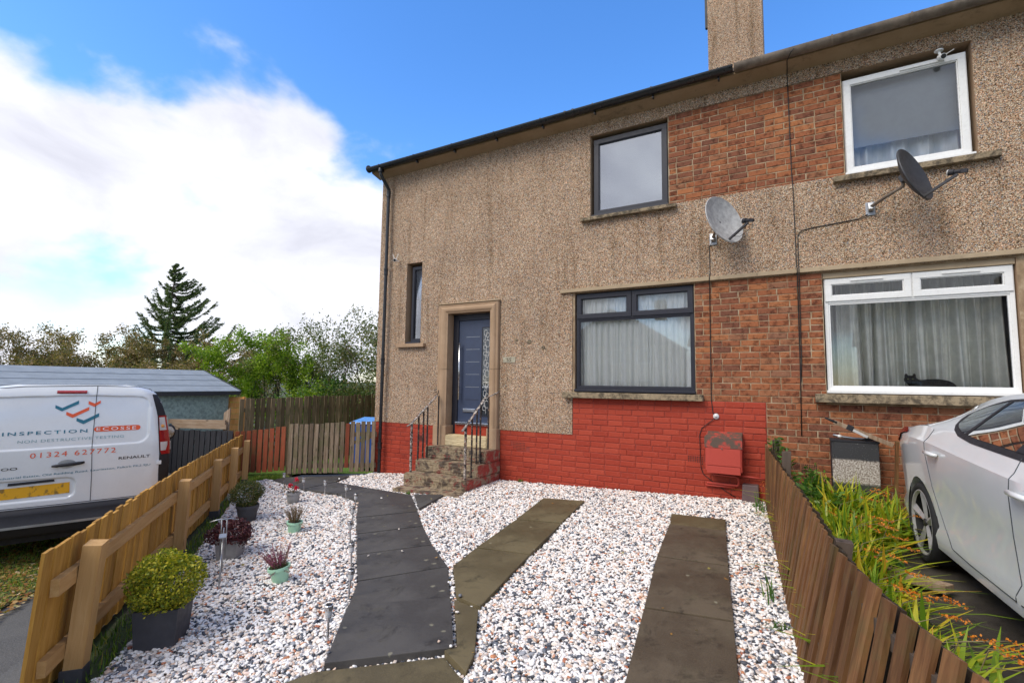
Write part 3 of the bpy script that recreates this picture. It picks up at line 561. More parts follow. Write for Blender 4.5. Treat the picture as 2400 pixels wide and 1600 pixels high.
def lay_bricks(lst, y, name, matobj, matisl, parent, limit, ref):
    """nearest 'limit' bricks as objects, the rest joined; sizes quantised so meshes are shared"""
    lst = sorted(lst, key=lambda b: (b[0] - ref[0]) ** 2 + (b[1] - ref[1]) ** 2); rest = MB()
    for i, (cx, cz, L) in enumerate(lst):
        q = max(.05, round((L - .0095) / .02) * .02 if L < BL * .97 else L - .0095); v = rnd.randrange(4); key = (round(q, 3), v, matobj)
        if i < limit:
            if key not in _bm_cache:
                me = brick_mesh(q, CH - .0095, hash((round(q, 3), v)) % 9999).mesh(name); me.materials.append(M[matobj]); _bm_cache[key] = me
            o = bpy.data.objects.new(name, _bm_cache[key]); C.objects.link(o); o.parent = parent; o.location = (cx, y + rnd.uniform(-.002, .0025), cz); o.rotation_euler = (0, rnd.uniform(-.006, .006), 0)
        else:
            bm_ = brick_mesh(L - .0095, CH - .0095, i); dy = y + rnd.uniform(-.002, .0025); rest.add([(a + cx, b + dy, c + cz) for a, b, c in bm_.v], bm_.f)
    if rest.f: tag(rest.build(name, M[matisl], parent), kind='stuff')
def frame_rect(mb, x0, x1, z0, z1, t, y0, y1):
    mb.box(x0, x1, y0, y1, z1 - t, z1); mb.box(x0, x1, y0, y1, z0, z0 + t); mb.box(x0, x0 + t, y0 + .0005, y1, z0 + t, z1 - t); mb.box(x1 - t, x1, y0 + .0005, y1, z0 + t, z1 - t)
def window(house, x0, x1, z0, z1, mat, glassmat, toplights=False, yf=.085, sub=True, wide=0.055, trickle=False, zt=None):
    """casement in an opening: outer frame, sashes, panes"""
    w_ = bpy.data.objects.new('window', None); C.objects.link(w_); w_.parent = house; w_.matrix_parent_inverse = Matrix()
    F1 = MB(); frame_rect(F1, x0, x1, z0, z1, .042, yf, yf + .06)
    zs = z1
    if toplights:
        zs = zt; F1.box(x0 + .042, x1 - .042, yf + .001, yf + .06, zs - .02, zs + .02); xm = (x0 + x1) / 2; F1.box(xm - .02, xm + .02, yf + .001, yf + .06, zs + .02, z1 - .042)
    F1.build('frame', mat, w_, bevel=.004)
    def sash(a, b, c, d, t, proud, nm='sash'):
        s_ = MB(); frame_rect(s_, a, b, c, d, t, yf - proud, yf + .05); frame_rect(s_, a + t, b - t, c + t, d - t, .012, yf - proud + .012, yf + .04); s_.build(nm, mat, w_, bevel=.003)
        boxobj('pane', glassmat, w_, a + t + .006, b - t - .006, yf + .018, yf + .024, c + t + .006, d - t - .006)
    if toplights:
        for a, b in ((x0 + .012, xm - .008), (xm + .008, x1 - .012)):
            sash(a, b, zs + .008, z1 - .012, wide + .014, .016)
            if trickle: boxobj('trickle_vent', mat, w_, (a + b) / 2 - .17, (a + b) / 2 + .17, yf - .032, yf - .012, z1 - .055, z1 - .036, bevel=.003)
        bd = MB(); frame_rect(bd, x0 + .040, x1 - .040, z0 + .040, zs - .018, .022, yf + .010, yf + .045); bd.build('bead', mat, w_, bevel=.003)
        boxobj('pane', glassmat, w_, x0 + .055, x1 - .055, yf + .024, yf + .030, z0 + .055, zs - .03)
    else:
        sash(x0 + .012, x1 - .012, z0 + .012, z1 - .012, wide, .016)
        if trickle: boxobj('trickle_vent', mat, w_, (x0 + x1) / 2 - .02, (x0 + x1) / 2 + .42, yf - .034, yf - .012, z1 - .062, z1 - .042, bevel=.003)
    if sub: MB().box(x0 - .012, x1 + .012, -.035, yf + .05, z0 - .034, z0 + .001).build('window_sill', mat, w_, bevel=.006)
    return w_
def box_part(name, mat, house, *b, bevel=.006): return boxobj(name, M[mat], house, *b, bevel=bevel)
def make_house(mine):
    if mine: h = thing('house', 'roughcast house with blue door, red painted brick base and black gutter', 'house', (PARTY, 0, 0))
    else: h = thing('house', 'adjoining roughcast house with white framed windows and brown gutter', 'house', (PARTY + .01, 0, 0))
    h.location = (0, 0, 0)
    XL, XR = (-7.52, PARTY) if mine else (PARTY, 6.6)
    if mine:
        op = [(-2.815, -1.555, 4.435, 5.825), (-3.095, -1.215, 1.555, 3.18), (-6.765, -6.365, 2.445, 4.085), (-5.66, -4.70, .70, 2.985)]
        skin_holes = [(-1.555, PARTY + 1, 4.435, 5.845), (-2.815, -1.555, 4.435, 5.825), (-3.13, PARTY + 1, 0, 3.19), (-6.765, -6.365, 2.445, 4.085), (-5.90, -4.515, 0, 3.16)]
        zb = .866
    else:
        op = [(.69, 1.985, 4.435, 5.84), (.385, 2.235, 1.60, 3.17), (5.0, 5.9, .7, 2.98)]
        skin_holes = [(PARTY - 1, .69, 4.435, 5.845), (.69, 1.985, 4.435, 5.84), (PARTY - 1, 2.32, 0, 3.19), (5.0, 5.9, 0, 2.98)]
        zb = .866
    # render skin and the masonry behind it (its face is the mortar between the bricks)
    wall_holes(MB(), XL, XR, zb, 6.05, 0.0, .0155, skin_holes).build('wall', M['roughcast'], h, weld=True)
    back = wall_holes(MB(), XL + .002, XR, -.5, 6.05, .016, .30, op)
    o = back.build('masonry', M['mortar'], h)
    me = o.data; me.materials.append(M['mortar_red']); me.materials.append(M['stone']); 
    for p in me.polygons:
        c = p.center
        if abs(p.normal.y) < .5: p.material_index = 2
    # gable, back and floor slabs
    gx = XL if mine else XR
    gw = MB(); s = 1 if mine else -1
    gw.box(min(gx, gx + s * .28), max(gx, gx + s * .28), .302, 8.0, -.5, 6.02); gw.box(XL + (.28 if mine else 0), XR - (0 if mine else .28), 7.72, 8.0, -.5, 6.02)
    x_a, x_b = min(gx, gx + s * .28), max(gx, gx + s * .28)
    gw.add([(x_a, 0.02, 6.02), (x_a, 8, 6.02), (x_a, 4, 8.2), (x_b, 0.02, 6.02), (x_b, 8, 6.02), (x_b, 4, 8.2)], [(0, 1, 2), (5, 4, 3), (0, 2, 5, 3), (2, 1, 4, 5)])
    gw.build('gable_wall', M['roughcast'], h)
    # interior behind the windows
    for (a, b, c, d) in op[:3]: boxobj('room', M['interior'], h, a - .3, b + .3, .85, .9, c - .3, d + .2)
    # roof, soffit, gutter
    rx0, rx1 = (XL - .10, XR) if mine else (XR * 0 + PARTY + .001, XR + .1)
    rf = MB(); ze = 6.12; t = math.tan(math.radians(27)); zr = ze + 4.25 * t
    for yy, sg in ((-.25, 1), (8.25, -1)):
        rf.add([(rx0, yy, ze), (rx1, yy, ze), (rx1, 4, zr), (rx0, 4, zr), (rx0, yy, ze + .05), (rx1, yy, ze + .05), (rx1, 4, zr + .05), (rx0, 4, zr + .05)], [(0, 1, 2, 3), (7, 6, 5, 4), (0, 4, 5, 1), (0, 3, 7, 4), (1, 5, 6, 2)])
    roof = rf.build('roof', M['roof_tile'], h)
    sf = MB(); sf.add([(rx0, -.235, 6.075), (rx1, -.235, 6.075), (rx1, .01, 6.015), (rx0, .01, 6.015), (rx0, -.235, 6.11), (rx1, -.235, 6.11), (rx1, .01, 6.06), (rx0, .01, 6.06)], [(3, 2, 1, 0), (4, 5, 6, 7), (0, 1, 5, 4), (2, 3, 7, 6), (1, 2, 6, 5), (3, 0, 4, 7)])
    sf.build('soffit', M['soffit'], h)
    gx0, gx1 = (-7.64, -.585) if mine else (-.57, 6.7)
    gm_ = 'black_pvc' if mine else 'gutter_brown'; R = .074 if mine else .082; gy, gzc = -.305, 6.150
    gt = MB(); rows = []
    for xx in (gx0, gx1): rows.append([(xx, gy + R * math.cos(a), gzc + R * math.sin(a)) for a in np.linspace(math.pi, 2 * math.pi, 13)] + [(xx, gy + (R - .006) * math.cos(a), gzc + (R - .006) * math.sin(a)) for a in np.linspace(2 * math.pi, math.pi, 13)])
    gt.grid(rows, wrap=True); gutter = gt.build('gutter', M[gm_], h, auto=40)
    ends = MB()
    for xx in ((gx0,) if mine else ()): ends.tube([(xx - .012, gy, gzc - .003), (xx + .012, gy, gzc - .003)], R + .004, 16)
    if mine: ends.build('end_cap', M[gm_], gutter)
    k = 0; xx = gx0 + .35
    while xx < gx1 - .1:
        b = MB(); b.grid([[(x_, gy + (R + .005) * math.cos(a), gzc + (R + .005) * math.sin(a)) for a in np.linspace(math.pi * .97, 2.03 * math.pi, 13)] for x_ in (xx - .012, xx + .012)])
        if mine: b.box(xx - .012, xx + .012, gy + .02, gy + .085, gzc - .115, gzc - .06)
        b.build('bracket', M[gm_], gutter); xx += .93 if mine else .80; k += 1
    if mine:
        for xj in (-3.12, -2.98): MB().grid([[(x_, gy + (R + .007) * math.cos(a), gzc + (R + .007) * math.sin(a)) for a in np.linspace(math.pi * .97, 2.03 * math.pi, 13)] for x_ in (xj - .02, xj + .02)]).build('joint', M[gm_], gutter)
    return h, op, roof
house, OP1, roof1 = make_house(True)
house2, OP2, roof2 = make_house(False)
# chimney on the shared ridge: belongs to the first house's roof
ch = MB().box(-1.41, -.315, 3.7, 4.6, 7.6, 11.6).build('chimney', M['roughcast'], roof1)
boxobj('flue_strip', M['cable'], roof1, -1.465, -1.413, 3.72, 3.80, 9.75, 11.5)
# --- brickwork panels
wallp = bpy.data.objects.new('brick_panel', None); C.objects.link(wallp); wallp.parent = house
redp = bpy.data.objects.new('painted_brick_panel', None); C.objects.link(redp); redp.parent = house
wallp2 = bpy.data.objects.new('brick_panel', None); C.objects.link(wallp2); wallp2.parent = house2
YB = .010
upA = bricks_region(-1.549, .686, 4.44, 5.84, YB, .24, 3, zref=5.842); loA = bricks_region(-1.21, .382, 1.49, 3.185, YB, .13, 4)
up = [b for b in upA if b[0] < PARTY]; lo = [b for b in loA if b[0] < PARTY]
rb = bricks_region(-3.125, -.315, .866, 1.455, YB, .04, 5) + bricks_region(-4.50, -.315, -.10, .866, YB, .04, 6, excl=[(-1.352, -1.115, .60, .70), (-4.24, -3.98, .53, .69)]) + bricks_region(-7.52, -5.93, -.32, .866, YB, .05, 7, excl=[(-6.37, -6.2, .53, .68)])
lay_bricks(up + lo, YB, 'brick', 'brick', 'brick_isl', wallp, 300, (-.5, 3))
lay_bricks(rb, YB - .006, 'painted_brick', 'brick_red', 'brick_red_isl', redp, 300, (-.8, .6))
up2 = [b for b in upA if b[0] >= PARTY]; lo2 = [b for b in loA if b[0] >= PARTY] + bricks_region(-.312, 3.6, -.05, 1.49, YB, .06, 15)
lay_bricks(up2 + lo2, YB, 'brick', 'brick', 'brick_isl', wallp2, 300, (.6, 2))
# painted joints behind the red bricks
for b in ((-3.128, -.314, .866, 1.466), (-4.50, -.314, -.4, .866), (-7.519, -5.93, -.4, .866)): box_part('painted_joint', 'mortar_red', house, b[0], b[1], .0115, .0158, b[2], b[3], bevel=0)
# --- windows
W1 = window(house, -2.775, -1.565, 4.447, 5.765, M['anthracite'], M['glass_mirror'], yf=.06, wide=.075)
W2 = window(house, -3.075, -1.222, 1.60, 3.165, M['anthracite'], M['glass'], True, yf=.05, zt=2.745)
W3 = window(house, -6.70, -6.372, 2.475, 4.03, M['anthracite'], M['glass'], yf=.10)
W4 = window(house2, .70, 1.945, 4.452, 5.745, M['upvc_white'], M['glass'], yf=.06, wide=.07, trickle=True)
W5 = window(house2, .40, 2.22, 1.645, 3.10, M['upvc_white'], M['glass'], True, yf=.06, trickle=True, zt=2.79)
box_part('sill', 'sill', house, -2.965, -1.435, -.085, .1, 4.36, 4.412); box_part('sill', 'sill', house, -3.27, -1.105, -.11, .06, 1.462, 1.552, bevel=.012); box_part('sill', 'stone', house, -6.94, -6.225, -.075, .12, 2.372, 2.443)
box_part('sill', 'sill', house2, .55, 2.16, -.085, .1, 4.34, 4.412); box_part('sill', 'sill', house2, .255, 2.45, -.11, .06, 1.492, 1.60, bevel=.012); box_part('sill_packer', 'stone', house2, .387, 2.233, .02, .1, 1.60, 1.64)
box_part('lintel', 'lintel', house, -3.335, PARTY, -.045, .1, 3.195, 3.252); box_part('lintel', 'lintel', house2, PARTY + .003, 3.0, -.045, .1, 3.195, 3.252)
box_part('head_board', 'lintel', house2, .39, 2.23, .03, .1, 3.10, 3.168, bevel=.004)
# --- doorway: moulded stone surround on plain blocks
ds = bpy.data.objects.new('door_surround', None); C.objects.link(ds); ds.parent = house
XI0, XI1, XO0, XO1, ZI, ZO = -5.655, -4.705, -5.885, -4.53, 2.985, 3.165
prof = [(0.0, .06), (0.0, -.055), (.035, -.062), (.05, -.075), (.10, -.085), (.145, -.075), (.165, -.055), (.185, -.062), (.215, -.05), (.225, .012)]   # (distance out from opening, y)
def ring(path_pts):
    rows = []
    for (ix, iz, ox, oz) in path_pts:
        rows.append([(lerp(ix, ox, a / .225), y, lerp(iz, oz, a / .225)) for a, y in prof])
    return rows
zj = 1.93
MB().grid(ring([(XI0, .885, XO0, .885), (XI0, zj - .003, XO0, zj - .003)])).build('jamb', M['stone'], ds, auto=50); MB().grid(ring([(XI0, zj + .003, XO0, zj + .003), (XI0, ZI, XO0, ZO)])).build('jamb', M['stone'], ds, auto=50)
MB().grid(ring([(XI1, zj - .003, XO1, zj - .003), (XI1, .885, XO1, .885)])).build('jamb', M['stone'], ds, auto=50); MB().grid(ring([(XI1, ZI, XO1, ZO), (XI1, zj + .003, XO1, zj + .003)])).build('jamb', M['stone'], ds, auto=50)
MB().grid(ring([(XI0, ZI, XO0, ZO), (XI1, ZI, XO1, ZO)])).build('lintel', M['stone'], ds, auto=50)
MB().add([(XO0 - .01, -.075, ZO + .003), (XO1 + .01, -.075, ZO + .003), (XO1 + .01, .012, ZO + .035), (XO0 - .01, .012, ZO + .035), (XO0 - .01, .012, ZO - .01), (XO1 + .01, .012, ZO - .01)], [(0, 1, 2, 3), (4, 5, 1, 0), (0, 3, 4), (1, 5, 2)]).build('drip_moulding', M['lintel'], ds)
boxobj('plinth_block', M['stone'], ds, XO0 - .03, XI0 + .04, -.10, .2, .515, .883, bevel=.01); boxobj('plinth_block', M['stone'], ds, XI1 - .015, XO1 + .02, -.10, .2, .515, .883, bevel=.01)
door = bpy.data.objects.new('door', None); C.objects.link(door); door.parent = house
df = MB(); df.box(XI0 + .005, XI0 + .125, .13, .24, .60, 2.983); df.box(XI1 - .055, XI1 - .002, .13, .24, .88, 2.983); df.box(XI0 + .125, XI1 - .055, .131, .24, 2.86, 2.983); df.build('door_frame', M['anthracite'], door, bevel=.006)
LX0, LX1, LZ0, LZ1 = -5.525, -4.762, .955, 2.857
boxobj('door_leaf', M['door_blue'], door, LX0, LX1, .150, .20, LZ0, LZ1, bevel=.004)
for k in range(7): boxobj('groove', M['steel_grey'] if k < 5 else M['anthracite'], door, -5.36, -5.055, .1475, .1505, 2.54 - k * .235, 2.547 - k * .235)
boxobj('glazing', M['glass_door'], door, -4.985, -4.81, .1455, .149, 1.09, 2.70); gb = MB(); frame_rect(gb, -5.005, -4.79, 1.07, 2.72, .02, .140, .1502); gb.build('glazing_bead', M['anthracite'], door, bevel=.003)
boxobj('obscure_backing', M['interior_pale'], door, -4.985, -4.81, .1492, .1498, 1.09, 2.70)
def rrect(x0, x1, z0, z1, r, y=.1435):
    pts = []
    for cx, cz, a0 in ((x1 - r, z1 - r, 0), (x0 + r, z1 - r, 90), (x0 + r, z0 + r, 180), (x1 - r, z0 + r, 270)):
        for k in range(4): a = math.radians(a0 + k * 30); pts.append((cx + r * math.cos(a), y, cz + r * math.sin(a)))
    pts.append(pts[0]); pts.append(pts[1]); return pts
led = MB(); zt = 2.66
pat = [(.2, .55, 0, .10), (.45, .8, .05, .13), (.15, .4, .17, .23), (.4, .85, .19, .31), (.15, .5, .28, .36), (.15, .85, .40, .47), (.45, .75, .42, .50)]
for cyc in range(3):
    for a, b, c, d in pat:
        zz = zt - cyc * .56
        if zz - d > 1.1: led.tube(rrect(-4.985 + a * .175, -4.985 + b * .175, zz - d, zz - c, .022), .0034, 5, False)
    for a, c, d in ((.35, .10, .17), (.62, .13, .19), (.3, .23, .28), (.5, .36, .42), (.62, .50, .56), (.4, .47, .55)):
        zz = zt - cyc * .56
        if zz - d > 1.1: led.tube([(-4.985 + a * .175, .1435, zz - c), (-4.985 + a * .175, .1435, zz - d)], .003, 5, False)
led.build('leaded_pattern', M['white_plastic'], door, smooth=True)
hb = MB(); hb.tube([(-5.47, .085, 1.36), (-5.47, .085, 2.43)], .016, 12); hb.build('pull_handle', M['chrome'], door, smooth=True)
for z in (1.47, 2.33): MB().tube([(-5.47, .085, z), (-5.455, .15, z)], .008, 8).build('handle_stud', M['chrome'], door)
boxobj('lock', M['chrome'], door, -5.512, -5.492, .138, .15, 1.80, 1.89, bevel=.003); lb = boxobj('letterbox', M['chrome'], door, -5.40, -5.11, .128, .15, 1.135, 1.20, bevel=.006); boxobj('flap', M['steel_grey'], lb, -5.385, -5.125, .1245, .1275, 1.147, 1.188, bevel=.002)
boxobj('threshold', M['chrome'], door, XI0 + .127, XI1 - .02, .06, .24, .905, .952, bevel=.008); boxobj('door_riser', M['brick_red'], door, XI0 + .11, XI1 - .017, .10, .24, .70, .904)
# number plaque with raised digits
pq = MB(); pq.prism([(-4.452, 2.05), (-4.425, 2.045), (-4.225, 2.045), (-4.20, 2.055), (-4.195, 2.145), (-4.45, 2.145)], 0, .022); pq = MB().add([(x, .012 - z, y) for x, y, z in pq.v], [f[::-1] for f in pq.f]).build('number_plaque', M['plaque'], house, bevel=.004)
def text_mesh(body, x0, x1, z0, z1, fn, name, mat, parent, bold=False, world=True, spacing=1.0):
    """lettering stretched to a box; fn(x,z)->(x,y,z) lays it on a surface"""
    cu = bpy.data.curves.new(name, 'FONT'); cu.body = body; cu.size = 1; cu.space_character = spacing; cu.resolution_u = 3; cu.fill_mode = 'BOTH'
    if bold: cu.offset = .012
    to = bpy.data.objects.new(name, cu); C.objects.link(to); dg = bpy.context.evaluated_depsgraph_get(); me = bpy.data.meshes.new_from_object(to.evaluated_get(dg)); bpy.data.objects.remove(to); bpy.data.curves.remove(cu)
    co = np.zeros(len(me.vertices) * 3); me.vertices.foreach_get('co', co); co = co.reshape(-1, 3); a, b = co[:, :2].min(0), co[:, :2].max(0)
    u = x0 + (co[:, 0] - a[0]) / (b[0] - a[0]) * (x1 - x0); v = z0 + (co[:, 1] - a[1]) / (b[1] - a[1]) * (z1 - z0)
    me.vertices.foreach_set('co', np.array([fn(p, q) for p, q in zip(u, v)], dtype=np.float32).ravel()); me.update(); me.materials.clear()
    return mesh_obj(name, me, mat, parent, world=world)
text_mesh('55', -4.375, -4.28, 2.06, 2.125, lambda x, z: (x, -.0125, z), 'number', M['plaque_digit'], pq, True)
# air bricks
def air_brick(hs, x0, x1, z0, z1, red=True):
    v = boxobj('air_brick', M['brick_red' if red else 'brick'], hs, x0, x1, .006, .02, z0, z1, bevel=.003); hm = MB(); nx = 9; nz = 5
    for i in range(nx):
        for j in range(nz):
            cx = lerp(x0 + .02, x1 - .02, i / (nx - 1)); cz = lerp(z0 + .02, z1 - .02, j / (nz - 1)); hm.box(cx - .006, cx + .006, .003, .0065, cz - .007, cz + .007)
    hm.build('vent_holes', M['rubber'], v)
air_brick(house, -1.350, -1.117, .555, .69); air_brick(house, -4.237, -3.983, .54, .685); air_brick(house, -6.37, -6.205, .54, .67); air_brick(house2, .06, .26, .57, .70, False)
# stains: old fixings left on the render
for (x, z, s_) in ((-4.19, 2.44, .03), (-3.93, 2.40, .04), (-3.66, 2.29, .035), (-3.93, 3.03, .018)): MB().lathe([(s_ * .9, 0), (s_, .004), (s_ * .5, .008), (0, .009)], 9, m=Matrix.Rotation(math.pi / 2, 4, 'X'), c=(x, -.001, z)).build('old_fixing', M['sill'], house)
# downpipe
dp = bpy.data.objects.new('downpipe', None); C.objects.link(dp); dp.parent = house
MB().tube([(-7.30, -.30, 6.09), (-7.30, -.30, 5.99), (-7.295, -.29, 5.95), (-7.255, -.13, 5.74), (-7.25, -.10, 5.70), (-7.25, -.10, 5.55)], .036, 12).build('swan_neck', M['black_pvc'], dp, smooth=True); MB().tube([(-7.25, -.10, 5.60), (-7.25, -.10, -.22)], .034, 12).build('pipe', M['black_pvc'], dp, auto=40)
for z in (5.60, 3.95, 2.10, .40): MB().lathe([(.042, -.07), (.047, -.06), (.042, -.04), (.042, .03), (.047, .045), (.047, .06), (.04, .065)], 14, (-7.25, -.10, z)).build('collar', M['black_pvc'], dp, auto=40)
MB().lathe([(.05, -.06), (.05, .02), (.04, .05)], 14, (-7.30, -.305, 6.07)).build('outlet', M['black_pvc'], dp, auto=40)
# --- curtains, blinds (things of their own)
def curtain(name, label, x0, x1, z0, z1, y, mat, folds, amp, seed, cat='curtain'):
    r = np.random.default_rng(seed); n = 260; u = np.linspace(0, 1, n); ph = np.cumsum(r.uniform(.5, 1.5, n)); ph = ph / ph[-1] * folds * 2 * math.pi; rows = []
    for k in range(9):
        t = k / 8; rows.append([(lerp(x0, x1, a) + .02 * math.sin(p * .5 + t) * t, y + amp * (.4 + .6 * t) * math.sin(p + .5 * math.sin(p * .37)) + amp * .4 * math.sin(p * 2.3), lerp(z1, z0, t)) for a, p in zip(u, ph)])
    o = MB().grid(rows, flip=True).build(name, M[mat], None, smooth=True); return tag(o, label, cat)
curtain('net_curtain', 'white net curtain hanging behind the dark framed ground floor window', -3.06, -1.24, 1.58, 3.16, .165, 'curtain_white', 14, .04, 3)
curtain('curtain', 'pale green-grey curtain behind the wide white ground floor window', .42, 2.2, 1.62, 3.12, .42, 'curtain_grey', 10, .10, 5)
curtain('curtain', 'short white bunched curtain below the grey blind upstairs', .72, 1.93, 4.45, 5.0, .36, 'curtain_white', 4, .085, 8)
o = MB().box(.73, 1.9, .20, .203, 4.87, 5.72).build('blind_or_backing', M['blind_grey'], None); boxo = boxobj('bottom_bar', M['blind_grey'], o, .73, 1.9, .194, .209, 4.85, 4.872, bevel=.003); tag(o, 'grey roller blind half lowered in the white upstairs window', 'blind')
o = MB().box(-2.76, -1.58, .22, .223, 4.46, 5.75).build('blind_or_backing', M['interior_pale'], None); boxobj('bottom_bar', M['interior_pale'], o, -2.76, -1.58, .214, .229, 4.44, 4.462, bevel=.003); tag(o, 'pale sheet added behind the reflecting dark framed upstairs window', 'blind')  # added sheet, its pale grey helps the pane read as reflected sky
o = MB().box(-6.69, -6.38, .26, .263, 2.5, 4.0).build('blind_or_backing', M['interior'], None); tag(o, 'dark grey sheet standing in for the dim room behind the tall narrow slit window', 'blind')  # dimness of the room inside painted as a dark sheet
# ------------------------------------------------------------------ entrance steps and rails
st = thing('entrance_steps', 'worn concrete entrance steps with flaking red paint below the blue door', 'steps', (-5.13, -.6, -.1))
def step(x0, x1, y0, y1, z0, z1, top='step_concrete'):
    n = 26; m = 8; mb = MB(); r = random.Random(int(z1 * 1000)); P = []
    mb.box(x0, x1, y0, y1, z0, z1); me = mb.mesh('step'); bm = bmesh.new(); bm.from_mesh(me)
    bmesh.ops.subdivide_edges(bm, edges=bm.edges[:], cuts=14, use_grid_fill=True)
    bmesh.ops.bevel(bm, geom=[e for e in bm.edges if len(e.link_faces) == 2 and e.calc_face_angle(0) > 1], offset=.012, segments=2, affect='EDGES')
    for v in bm.verts: v.co += Vector((r.uniform(-1, 1), r.uniform(-1, 1), r.uniform(-1, 1))) * .0035
    for f_ in bm.faces: f_.material_index = 1 if abs(f_.normal.x) > .7 and top != 'step_cream' else 0
    bm.to_mesh(me); bm.free(); me.materials.append(M[top]); me.materials.append(M['step_side']); return mesh_obj('step', me, None, st)
step(-5.69, -4.40, -1.38, -.99, -.16, -.028); step(-5.80, -4.49, -1.0, .0, -.2, .14); step(-5.79, -4.48, -.72, .0, .141, .335); step(-5.80, -4.49, -.45, .0, .336, .53); step(-5.60, -4.69, -.135, .10, .531, .722, 'step_cream')
def rail(label, X, posts, top, hook):
    t = thing('handrail', label, 'handrail', (X, -.6, .3)); pts = [Vector(p) for p in top]
    bar = MB()
    for a, b in zip(pts, pts[1:]): bar.bar(a, b, .042, .012)
    bar.build('top_rail', M['iron_worn'], t, bevel=.003)
    def zat(y):
        for a, b in zip(pts, pts[1:]):
            if min(a.y, b.y) - .05 <= y <= max(a.y, b.y) + .05: return lerp(a.z, b.z, (y - a.y) / (b.y - a.y) if b.y != a.y else 0)
        return pts[-1].z
    for i, (y, z0) in enumerate(posts):
        r = .011 if i else .016; MB().bar((X, y, z0 - .02), (X, y, zat(y) - .004), r * 2, r * 2).build('baluster', M['iron_worn' if i in (0,) else 'iron_dark'], t, bevel=.002)
    if hook: MB().tube(hook, .008, 8).build('wall_scroll', M['iron_dark'], t, smooth=True)
LPY = [(-.88, .14), (-.70, .14), (-.57, .335), (-.46, .335), (-.15, .53)]
rail('iron handrail with peeling white paint beside the downpipe end of the steps', -5.75, LPY, [(-5.75, -1.0, .925), (-5.75, -.9, .96), (-5.80, -.14, 1.44)], [(-5.80, -.14, 1.45), (-5.82, -.08, 1.49), (-5.84, -.05, 1.54), (-5.88, -.04, 1.57), (-5.93, -.05, 1.53), (-5.91, -.06, 1.49), (-5.87, -.03, 1.50)])
rail('rusty iron handrail with twisted wall end on the meter box side of the steps', -4.60, [(-.90, .14), (-.72, .14), (-.58, .335), (-.47, .335), (-.22, .53)], [(-4.60, -1.0, .905), (-4.60, -.88, .995), (-4.60, -.50, 1.29), (-4.595, -.34, 1.435), (-4.575, -.20, 1.455), (-4.54, -.05, 1.51), (-4.53, -.005, 1.545)], None)
# ------------------------------------------------------------------ satellite dishes
def dish(label, c, nrm, R, mat, wallpt, aspect=.9, arm=.40, drop=.42, lnbup=.03):
    c = Vector(c); n = Vector(nrm).normalized(); up = Vector((0, 0, 1)); x = up.cross(n).normalized(); y = n.cross(x)
    t = thing('satellite_dish', label, 'satellite dish', wallpt)
    P = lambda a, b, d: c + x * a + y * b + n * d
    rows = []; nn = 40
    for r in (0.02, .25, .5, .75, .93, 1.0): rows.append([P(R * aspect * r * math.cos(2 * math.pi * k / nn), R * r * math.sin(2 * math.pi * k / nn), .085 * r * r) for k in range(nn)])
    rows.append([P(R * 1.02 * aspect * math.cos(2 * math.pi * k / nn), R * 1.02 * math.sin(2 * math.pi * k / nn), .075) for k in range(nn)])
    for r in (1.0, .6, .03): rows.append([P(R * aspect * r * math.cos(2 * math.pi * k / nn), R * r * math.sin(2 * math.pi * k / nn), .085 * r * r - .022) for k in range(nn)])
    MB().grid(rows, wrap=True).build('reflector', mat, t, auto=50)
    a0 = P(0, -R * .86, .06); a1 = P(0, -R * .86 * (1 - drop) - R * .22, arm)
    MB().bar(a0, a1, .022, .03).build('arm', M['dish_dark'], t, bevel=.003)
    l1 = a1 + y * lnbup; ln = MB(); d_ = (c - l1).normalized(); ln.tube([l1 + d_ * .07, l1 + d_ * .02], .032, 14); ln.tube([l1 + d_ * .02, l1 - d_ * .04], .022, 12); ln.bar(l1 - d_ * .02, l1 - d_ * .095, .03, .04)
    ln.build('receiver', M['grey_dark_plastic'], t, auto=40); MB().tube([l1 + d_ * .068, l1 + d_ * .078], .033, 14).build('feed_cap', M['pot_pale'], t, smooth=True)
    MB().tube([l1 - d_ * .08, l1 - d_ * .07 - up * .09, lerp(l1, a0, .4) - up * .11, lerp(l1, a0, .7) - up * .03], .004, 6).build('lead', M['cable'], t, smooth=True)
    wp = Vector(wallpt); bk = P(0, 0, -.05)
    br = MB(); br.box(wp.x - .05, wp.x + .05, -.016, -.002, wp.z - .085, wp.z + .085); br.bar(wp + Vector((0, -.01, 0)), wp + Vector((0, -.07, .02)), .05, .09); br.build('wall_plate', M['steel_grey'], t, bevel=.004)
    mid = wp.lerp(bk, .55) + Vector((0, -.05, -.03)); MB().tube([wp + Vector((0, -.05, .01)), mid, bk + Vector((0, .0, -.06)), bk + Vector((0, 0, .05))], .02, 10).build('mast', M['gutter_brown'], t, smooth=True)
    bb = MB(); bb.bar(bk - n * .02 + up * .02, bk + n * .045 + up * .02, .09, .08); bb.build('clamp', M['dish_dark'], t, bevel=.006)
dish('pale weathered satellite dish on the wall beside the dark framed upstairs window', (-.80, -.30, 3.945), (.76, -.56, .27), .36, M['dish_grey'], (-.93, -.01, 3.80))
dish('black satellite dish on an angled bracket below the white upstairs window', (1.245, -.42, 4.12), (.80, -.50, .28), .34, M['dish_dark'], (.93, -.01, 3.94))
